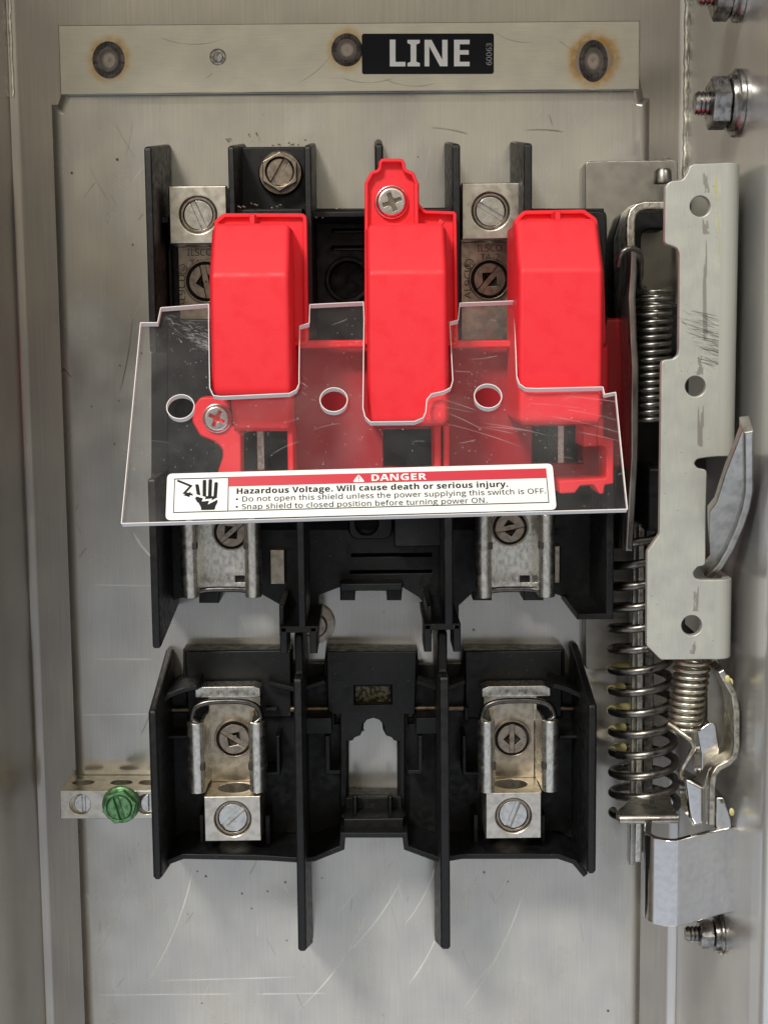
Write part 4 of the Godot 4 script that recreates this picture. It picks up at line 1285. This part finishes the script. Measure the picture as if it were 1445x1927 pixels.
func ground_bar() -> void:
	var o := thing("ground_bar", "tinned ground bar at lower left with a green screw", "ground bar", Vector3(-66.5,-71.15, 0))
	var x0 := -76.28
	var x1 := -51.61
	var y0 := -71.54
	var y1 := -64.67
	var xs := [-71.62, -62.38, -55.97]
	var st := mb()
	# holes for the wires run along y, so draw the lower part from above
	var holes := []
	for x in [-72.02, -62.87, -56.13]: holes.append(circle(Vector2(6.0, x), 2.1, 22, 2.6))
	var xf := Transform3D(Basis(Vector3(0, 0, 1), -0.012), Vector3.ZERO)
	prism(st, rect(0.4, x0, 10.4, x1), y0, y1, {"xf": xf * Transform3D(AY, Vector3.ZERO), "holes": holes, "bi": 0.1, "bb": true})
	var sh := []
	for x in xs: sh.append(circle(Vector2(x, (y0 + y1) / 2 + 0.1), 2.45, 26))
	prism(st, rect(x0, y0, x1, y1), 10.4, 12.4, {"xf": xf, "holes": sh, "bi": 0.2})
	part("bar", st, M.tin, o)
	for k in [0, 2]:
		set_screw("wire_screw", Vector3(xs[k], (y0 + y1) / 2 + 0.1 - 0.012 * xs[k], 12.0), 2.3, PI / 2, M.screw, o, 0.28)
	var gx := Transform3D(Basis(), Vector3(-62.64,-67.04,14))
	gx.origin.z = 12.4
	var g := mb()
	lathe(g, pv([0.01, 1.5, 4.0, 1.5, 4.35, 1.2, 4.45, 0.4, 4.3, 0]), gx, 36)
	prism(g, circle(Vector2.ZERO, 4.1, 6, -1, 0.25), 1.4, 3.2, {"xf": gx, "bi": 0.16, "holes": [circle(Vector2.ZERO, 3.0, 24)]})
	prisms(g, cut([circle(Vector2.ZERO, 2.98, 26)], bar(Vector2.ZERO, 9, 1.0, -1.3)), 1.4, 3.6, {"xf": gx, "bi": 0.45})
	prism(g, circle(Vector2.ZERO, 2.95, 22), 1.4, 2.7, {"xf": gx})
	var gs := part("bonding_screw", g, M.green, o)
	gs.set_meta("label", "green hexagon bonding screw")

func strap(path: PackedVector2Array, t: float, z0: float, z1: float, b := 0.2) -> SurfaceTool:
	return prism(mb(), sheet(path, t), z0, z1, {"bi": b, "bb": true})

func mechanism() -> void:
	# plate that carries the mechanism, close to the panel
	var mp := thing("mechanism_plate", "pale grey sheet standing behind the operating mechanism", "bracket plate", Vector3(58.96,-35.71, 0))
	part("sheet", prism(mb(), rnd(pv([46.96,81.2, 68.24,81.25, 69.9,-38.22, 47.71,-37.94]), 1.0), 0.3, 5, {"bi": 0.3}), M.grey_plate, mp)
	part("rivet", lathe(mb(), pv([0.01, 3.2, 1.6, 3.2, 2.0, 2.6, 2.1, 0]), Transform3D(AY * Basis(Vector3(0, 1, 0), 0), Vector3(63.73,75.47,10)), 20), M.wire, mp)
	# dark housing behind the springs
	var dh := thing("mechanism_housing", "black housing in the shade behind the upper spring", "housing", Vector3(60.14,42.66, 5))
	var hs := mb()
	prism(hs, rnd(pv([51.97,45.06, 51.82,62.83, 53.44,68.1, 56.88,70.41, 64.89,70.34, 64.96,64.82, 58.26,64.88, 58.47,45]), 2.2), 5.2, 14, {"bi": 0.6})
	prism(hs, pv([56.05,46.3, 74.3,49.74, 75.2,-5.5, 56.56,-5.28]), 5.2, 9, {"bi": 0.5})
	part("housing_shell", hs, M.black, dh)
	var pl := mb()
	box(pl, 58.42,-2.24,61.63,12.04, 9, 24, 0.8)
	part("housing_block", pl, M.black, dh)

	# operating handle plate, nearest to the camera
	var h := thing("handle_plate", "tall pale grey operating plate with round holes and scrapes", "operating plate", Vector3(59.82,-23.68, 52))
	var out := pv([58.63,72.07, 59.13,73.57, 60.05,73.86, 66.84,74.01, 67.09,60.46, 66.62,27.99, 66.4,17.08, 63.45,16.9, 61.55,16.61, 60.83,15.77, 61.58,14.81, 63.49,14.48, 63.41,6.42, 63.48,-4.69, 61.89,-4.99, 60.95,-6.16, 61.5,-7.35, 62.57,-7.58, 66.4,-7.63, 66.36,-23.87, 54.79,-23.83, 51.86,-20.86, 51.75,-1.77, 54.15,1.73, 54.17,25.51, 54.14,36.14, 56.44,36.43, 57.37,37.14, 57.56,38.49, 57.41,56.68, 56.98,57.8, 56.04,58.22, 54.48,58.74, 54.45,69.38, 54.95,70.29, 55.77,70.68, 57.83,70.86])
	for k in [3, 4, 5, 6]: out[k].x = 66.13
	for k in [18, 19]: out[k].x = 66.1
	var holes := [circle(Vector2(61.31,65.78), 1.96, 28), circle(Vector2(60.91,30.98), 1.99, 28), circle(Vector2(60.9,-16.85), 2.03, 28)]
	part("plate", prism(mb(), rnd(out, 0.9, 3), 56.2, 58, {"bi": 0.25, "bb": true, "holes": holes}), M.handle, h)
	# rounded fold down the right edge
	for e in [[66.13, 74, 17.07], [66.1, -7.63, -23.88]]:
		var path := joined(joined(pv([57.13, e[0] - 0.8]), arc(Vector2(54.93, e[0] + 0.2), 2.2, 0, 90, 6)), pv([7, e[0] + 2.4]))
		part("folded_edge", prism(mb(), sheet(path, 1.8), e[2], e[1], {"xf": Transform3D(AY, Vector3.ZERO), "bi": 0.2, "bb": true}), M.handle, h)
	part("added_dark_backing", box(mb(), 66.23,-30.37,74.54,71, 20, 22, 0.3), M.black, h)  # added black sheet that stands in for the shade behind the holes
	# lever that comes out of the slot
	var lv := thing("trip_lever", "dark bare steel lever leaning out beside the operating plate", "lever", Vector3(67.43,-6.87, 48))
	var lx := Transform3D(Basis(Vector3(1.00000,0.00000,0.00000), Vector3(0.00000,0.80891,0.58793), Vector3(0.00000,-0.58793,0.80891)), Vector3(0.00000,-6.57470,54.00000))
	part("blade", prism(mb(), rnd(pv([65.67,36.79,66.15,37.42,68.76,22.79,68.84,18.09,68.61,13.29,67.57,6.77,66.52,2.62,64.11,-1.29,63.05,1.47,64.5,4.6,62.72,16.22,63.7,18.59,64.3,26.37]), 0.5), -2.0, 0, {"bi": 0.3, "xf": lx}), M.lever, lv)
	part("turned_edge", prism(mb(), sheet(pv([66.55,37.41,69.17,22.78,69.36,18.08,69.03,13.28,68,6.76,66.79,2.31,64.93,-1]), 1.7), -3.5, 1.2, {"bi": 0.45, "xf": lx}), M.lever, lv)

	# strap and link left of the upper spring
	var sk := thing("hooked_strap", "bright steel strap bent over the top of the upper spring", "strap", Vector3(53.83,59.65, 20))
	part("strap_bar", strap(joined(pv([61.94,68.89]), joined(pv([56.46,68.94, 54.86,68.5, 53.84,67.51, 53.4,66.05]), pv([53.32,62.91, 53.47,58.96]))), 1.95, 18, 28, 0.5), M.clip, sk)
	var lk := thing("operating_link", "long narrow steel link seen edge on left of the springs", "link bar", Vector3(52.78,-4.91, 20))
	part("link_bar", strap(pv([53.04,59.13, 52.96,55.81, 52.58,49.14, 53.01,40.19, 53.41,34.56, 53.38,26.65, 53.49,15.25, 53.12,7.23, 52.55,-5.26]), 1.7, 18, 34, 0.5), M.steel, lk)

	# upper extension spring
	var s1 := thing("coil_spring", "dark close-wound spring hanging beside the operating plate", "spring", Vector3(59.39,23.83,24), "springs of the mechanism")
	var top := Vector3(59.3,51.14,24)
	var bot := Vector3(58.93,22.67,24)
	var hook := smooth_path(pv3([49.24,55.73, 36, 49.53,58.02, 38, 51.41,59.1, 38, 53.79,58.33, 36, 54.93,55.34, 32, 55.57,52.2, 27, 57.19,51.5, 24]), 6)
	part("hook", tube(mb(), hook, 0.6, 8), M.wire, s1)
	part("coils", tube(mb(), coil(top, bot, 3.63, 3.63, 17.5, 2.6), 0.62, 8), M.wire, s1)

	# long compression spring with its guide rod
	var gr := thing("guide_rod", "flat slotted steel rod running through the long spring", "guide rod", Vector3(59.74,-82.87, 8))
	part("rod_face", box(mb(), 57.8,-81.72,59.41,-1.43, 10, 16.5, 0.4), M.clip, gr)
	part("rod_side", box(mb(), 60.3,-80.63,62.55,-1.96, 9, 13, 0.3), M.wire, gr)
	var ro := mb()
	box(ro, 57.31,-83.6,58.44,-1.92, 9, 13, 0.3)
	part("rod_side", ro, M.steel, gr)
	var s2 := thing("coil_spring", "long open dark compression spring around the slotted rod", "spring", Vector3(60.09,-69.86,16), "springs of the mechanism")
	part("coils", tube(mb(), coil(Vector3(57.38,-1.42,16), Vector3(60.22,-69.86,16), 5.85, 7.6, 14.0, 0.4), 0.98, 10), M.wire, s2)
	rng.seed = 21
	var cl := coil(Vector3(57.38,-1.42,16), Vector3(60.22,-69.86,16), 5.85, 7.6, 14.0, 0.4)
	for turn in [7.0, 8.0, 9.0, 10.0, 11.0]:
		var bits := PackedVector3Array()
		for i in cl.size():
			var at := i / 28.0
			if absf(at - turn - 0.04) < rng.randf_range(0.09, 0.11): bits.append(cl[i])
		if bits.size() > 2: part("grease_smear", tube(mb(), bits, 1.12, 8), M.grease, s2)

	# short bright spring with its tail
	var s3 := thing("coil_spring", "short bright zinc spring below the operating plate", "spring", Vector3(62.53,-41.86,50), "springs of the mechanism")
	part("coils", tube(mb(), coil(Vector3(63.05,-25.05,50), Vector3(61.51,-40.37,50), 3.43, 3.22, 11.0, 1.0, 0.95), 0.5, 8), M.bright_wire, s3)
	part("tail_hook", tube(mb(), smooth_path(pv3([57.85,-38.64, 52, 59.85,-39.92, 54, 61.62,-41.23, 55, 62.29,-42.8, 55, 61.45,-44.8, 55, 60.4,-47.45, 54, 60.65,-49.53, 52, 62.01,-51.77, 50]), 6), 0.5, 8), M.bright_wire, s3)
	# spring seat: a level shelf with a turned down front
	var ss := thing("spring_seat", "grey steel seat plate under the long spring", "spring seat", Vector3(57.12,-65.73, 14))
	var y1 := -63.44
	var sp := mb()
	prism(sp, pv([36, 50.43, 36, 63.55, 30, 63.66, 18, 65.09, 18, 59.27, 33, 50.43]), y1 - 1.7, y1, {"xf": Transform3D(AY, Vector3.ZERO), "bi": 0.3})
	part("shelf", sp, M.steel, ss)
	var lip := mb()
	lathe(lip, pv([0.01, 0, 1.0, 0.2, 1.1, 0.6, 1.1, 13, 0.9, 13.12, 0.01, 13.14]), Transform3D(Basis(Vector3(0, 0, -1), Vector3(0, 1, 0), Vector3(1, 0, 0)), Vector3(50.43, y1 - 0.95, 35.9)), 20)
	part("rounded_lip", lip, M.steel, ss)

	# latch assembly: bluish zinc bracket, grey side plate, bent arm
	var la := thing("latch_bracket", "blue white zinc latch bracket under the short spring", "latch", Vector3(67.24,-60.68, 42))
	part("side_plate", prism(mb(), rnd(pv([66.3,-25.99, 68.96,-26.02, 70.17,-31.7, 71.59,-36.26, 72.03,-48.27, 69.15,-49.96, 66.85,-46.48]), 0.8), 44, 48, {"bi": 0.3}), M.grey_plate, la)
	part("upper_tab", prism(mb(), rnd(pv([63.6,-40.18, 66.1,-38.3, 67.54,-38.77, 68.29,-44.2, 68.13,-47.59, 65.96,-49.83, 65.59,-54.37, 64.7,-54.36, 64.56,-45.28]), 0.8), 46, 52.5, {"bi": 0.35}), M.zinc, la)
	part("lower_tab", prism(mb(), rnd(pv([60.76,-49.59, 62.19,-49.84, 64.96,-51.45, 65.09,-59.61, 62.78,-60.04, 61.87,-58.21]), 0.9), 47, 54.5, {"bi": 0.9}), M.zinc, la)
	part("lower_tab", prism(mb(), rnd(pv([67.69,-54.4, 69.58,-54.43, 71.21,-59.02, 71.48,-61.31, 67.82,-61.83]), 0.6), 46, 52, {"bi": 0.5}), M.zinc, la)
	var arm := thing("bent_arm", "bent yellowish steel arm curving beside the latch bracket", "arm", Vector3(65.75,-58.02, 50))
	part("arm_bar", strap(pv([66.94,-26.17, 68.49,-29.03, 69.72,-31.24, 70.32,-34.76, 70.45,-41.93, 70.06,-44.14, 68.79,-45.46, 66.86,-46.43, 65.91,-47.97, 65.62,-50.19, 65.65,-58.46]), 1.4, 50, 58, 0.4), M.bright_wire, arm)
	part("arm_face", strap(pv([66.91,-46.14, 65.62,-47.47, 65.01,-49.7, 65.16,-58.92]), 0.98, 48, 56, 0.3), M.grey_plate, arm)
	for e in [Vector3(68.26,-27.93,58), Vector3(69.17,-28.84,57), Vector3(70.15,-56.29,56)]:
		part("grease_smear", lathe(mb(), pv([0.01, 0.35, 0.5, 0.3, 0.8, 0.05, 0.01, -0.3]), Transform3D(Basis(Vector3(0.6, 0.3, 0), Vector3(-0.3, 1.1, 0.1), Vector3(0, 0, 1)), e), 9), M.grease, arm)

	# rounded zinc channel at the bottom
	var zb := thing("zinc_channel", "shiny rounded zinc channel at the mechanism's lower end", "channel", Vector3(61.19,-79.99, 44))
	var prof := joined(joined(pv([46, 55.14, 52, 53.77]), arc(Vector2(54.0, 53.37 + 4.6), 4.6, 270, 360, 10)), joined(pv([58.4, 58.53, 54.0, 65.84]), joined(arc(Vector2(48.5, 70.05), 3.0, 20, 90, 6), pv([42, 72.06]))))
	part("channel_face", prism(mb(), sheet(prof, 1.5), -79.48, -61.02, {"xf": Transform3D(AY, Vector3.ZERO), "bi": 0.3, "bb": true}), M.zinc, zb)
	var wb := 71.75
	hex_bolt("threaded bolt with nut and washer beside the steel strip", 87.32, 45, wb, [2.45, 2.5, 5.3, 3.9, 6.7, 1.3], 0.2)
	hex_bolt("top bolt cut off by the picture's upper edge", 108.61, 45, wb, [2.45, 2.2, 5.3, 3.4, 5.6, 1.3], 0.35)
	hex_bolt("lower bolt half hidden under the zinc channel", -87.94, 43, wb, [1.8, 2.4, 3.2, 3.2, 4.4, 0.9], 0.2)

func small_things() -> void:
	rng.seed = 44
	var st := mb()
	for e in [Vector3(3.55,67.14,26), Vector3(1.96,70.21,20), Vector3(-2.14,69.97,24), Vector3(-9.05,69.15,25), Vector3(-27.1,69.38,29), Vector3(-29.94,69.07,29), Vector3(-22.57,69.23,29), Vector3(-20.93,85.9,2), Vector3(-19.1,85.64,2), Vector3(-24,85.8,2), Vector3(63.95,81.41,5), Vector3(65.79,81.39,5), Vector3(-13.68,67.16,25), Vector3(-35.09,87.36,1), Vector3(-29.55,88.15,1)]:
		for k in 3:
			var p: Vector3 = e + Vector3(rng.randf_range(-1.2, 1.2), rng.randf_range(-0.2, 0.4), rng.randf_range(0, 0.6))
			tube(st, pv3([p.x, p.y, p.z, p.x + rng.randf_range(-0.6, 0.6), p.y + rng.randf_range(-0.3, 0.3), p.z + 0.2]), 0.16, 5)
	var o := part("dust_crumbs", st, M.crumb, self)
	o.set_meta("kind", "stuff")
	tag(o, "crumbs of dirt lying along the top of the black base", "dirt")
	var w := mb()
	for e in [[Vector3(73.71,1.11,44), Vector3(73.9,4.95,60)], [Vector3(73.71,1.11,44), Vector3(79.18,-3.44,30)], [Vector3(73.71,1.11,44), Vector3(72.86,2.22,42)], [Vector3(73.93,1.33,44), Vector3(75.81,4.2,40)]]:
		tube(w, pv3([e[0].x, e[0].y, e[0].z, (e[0].x + e[1].x) / 2, (e[0].y + e[1].y) / 2 - 0.5, (e[0].z + e[1].z) / 2, e[1].x, e[1].y, e[1].z]), 0.06, 4)
	var cw := part("cobweb", w, M.web, self)
	tag(cw, "thin cobweb threads on the trip lever's edge", "cobweb")
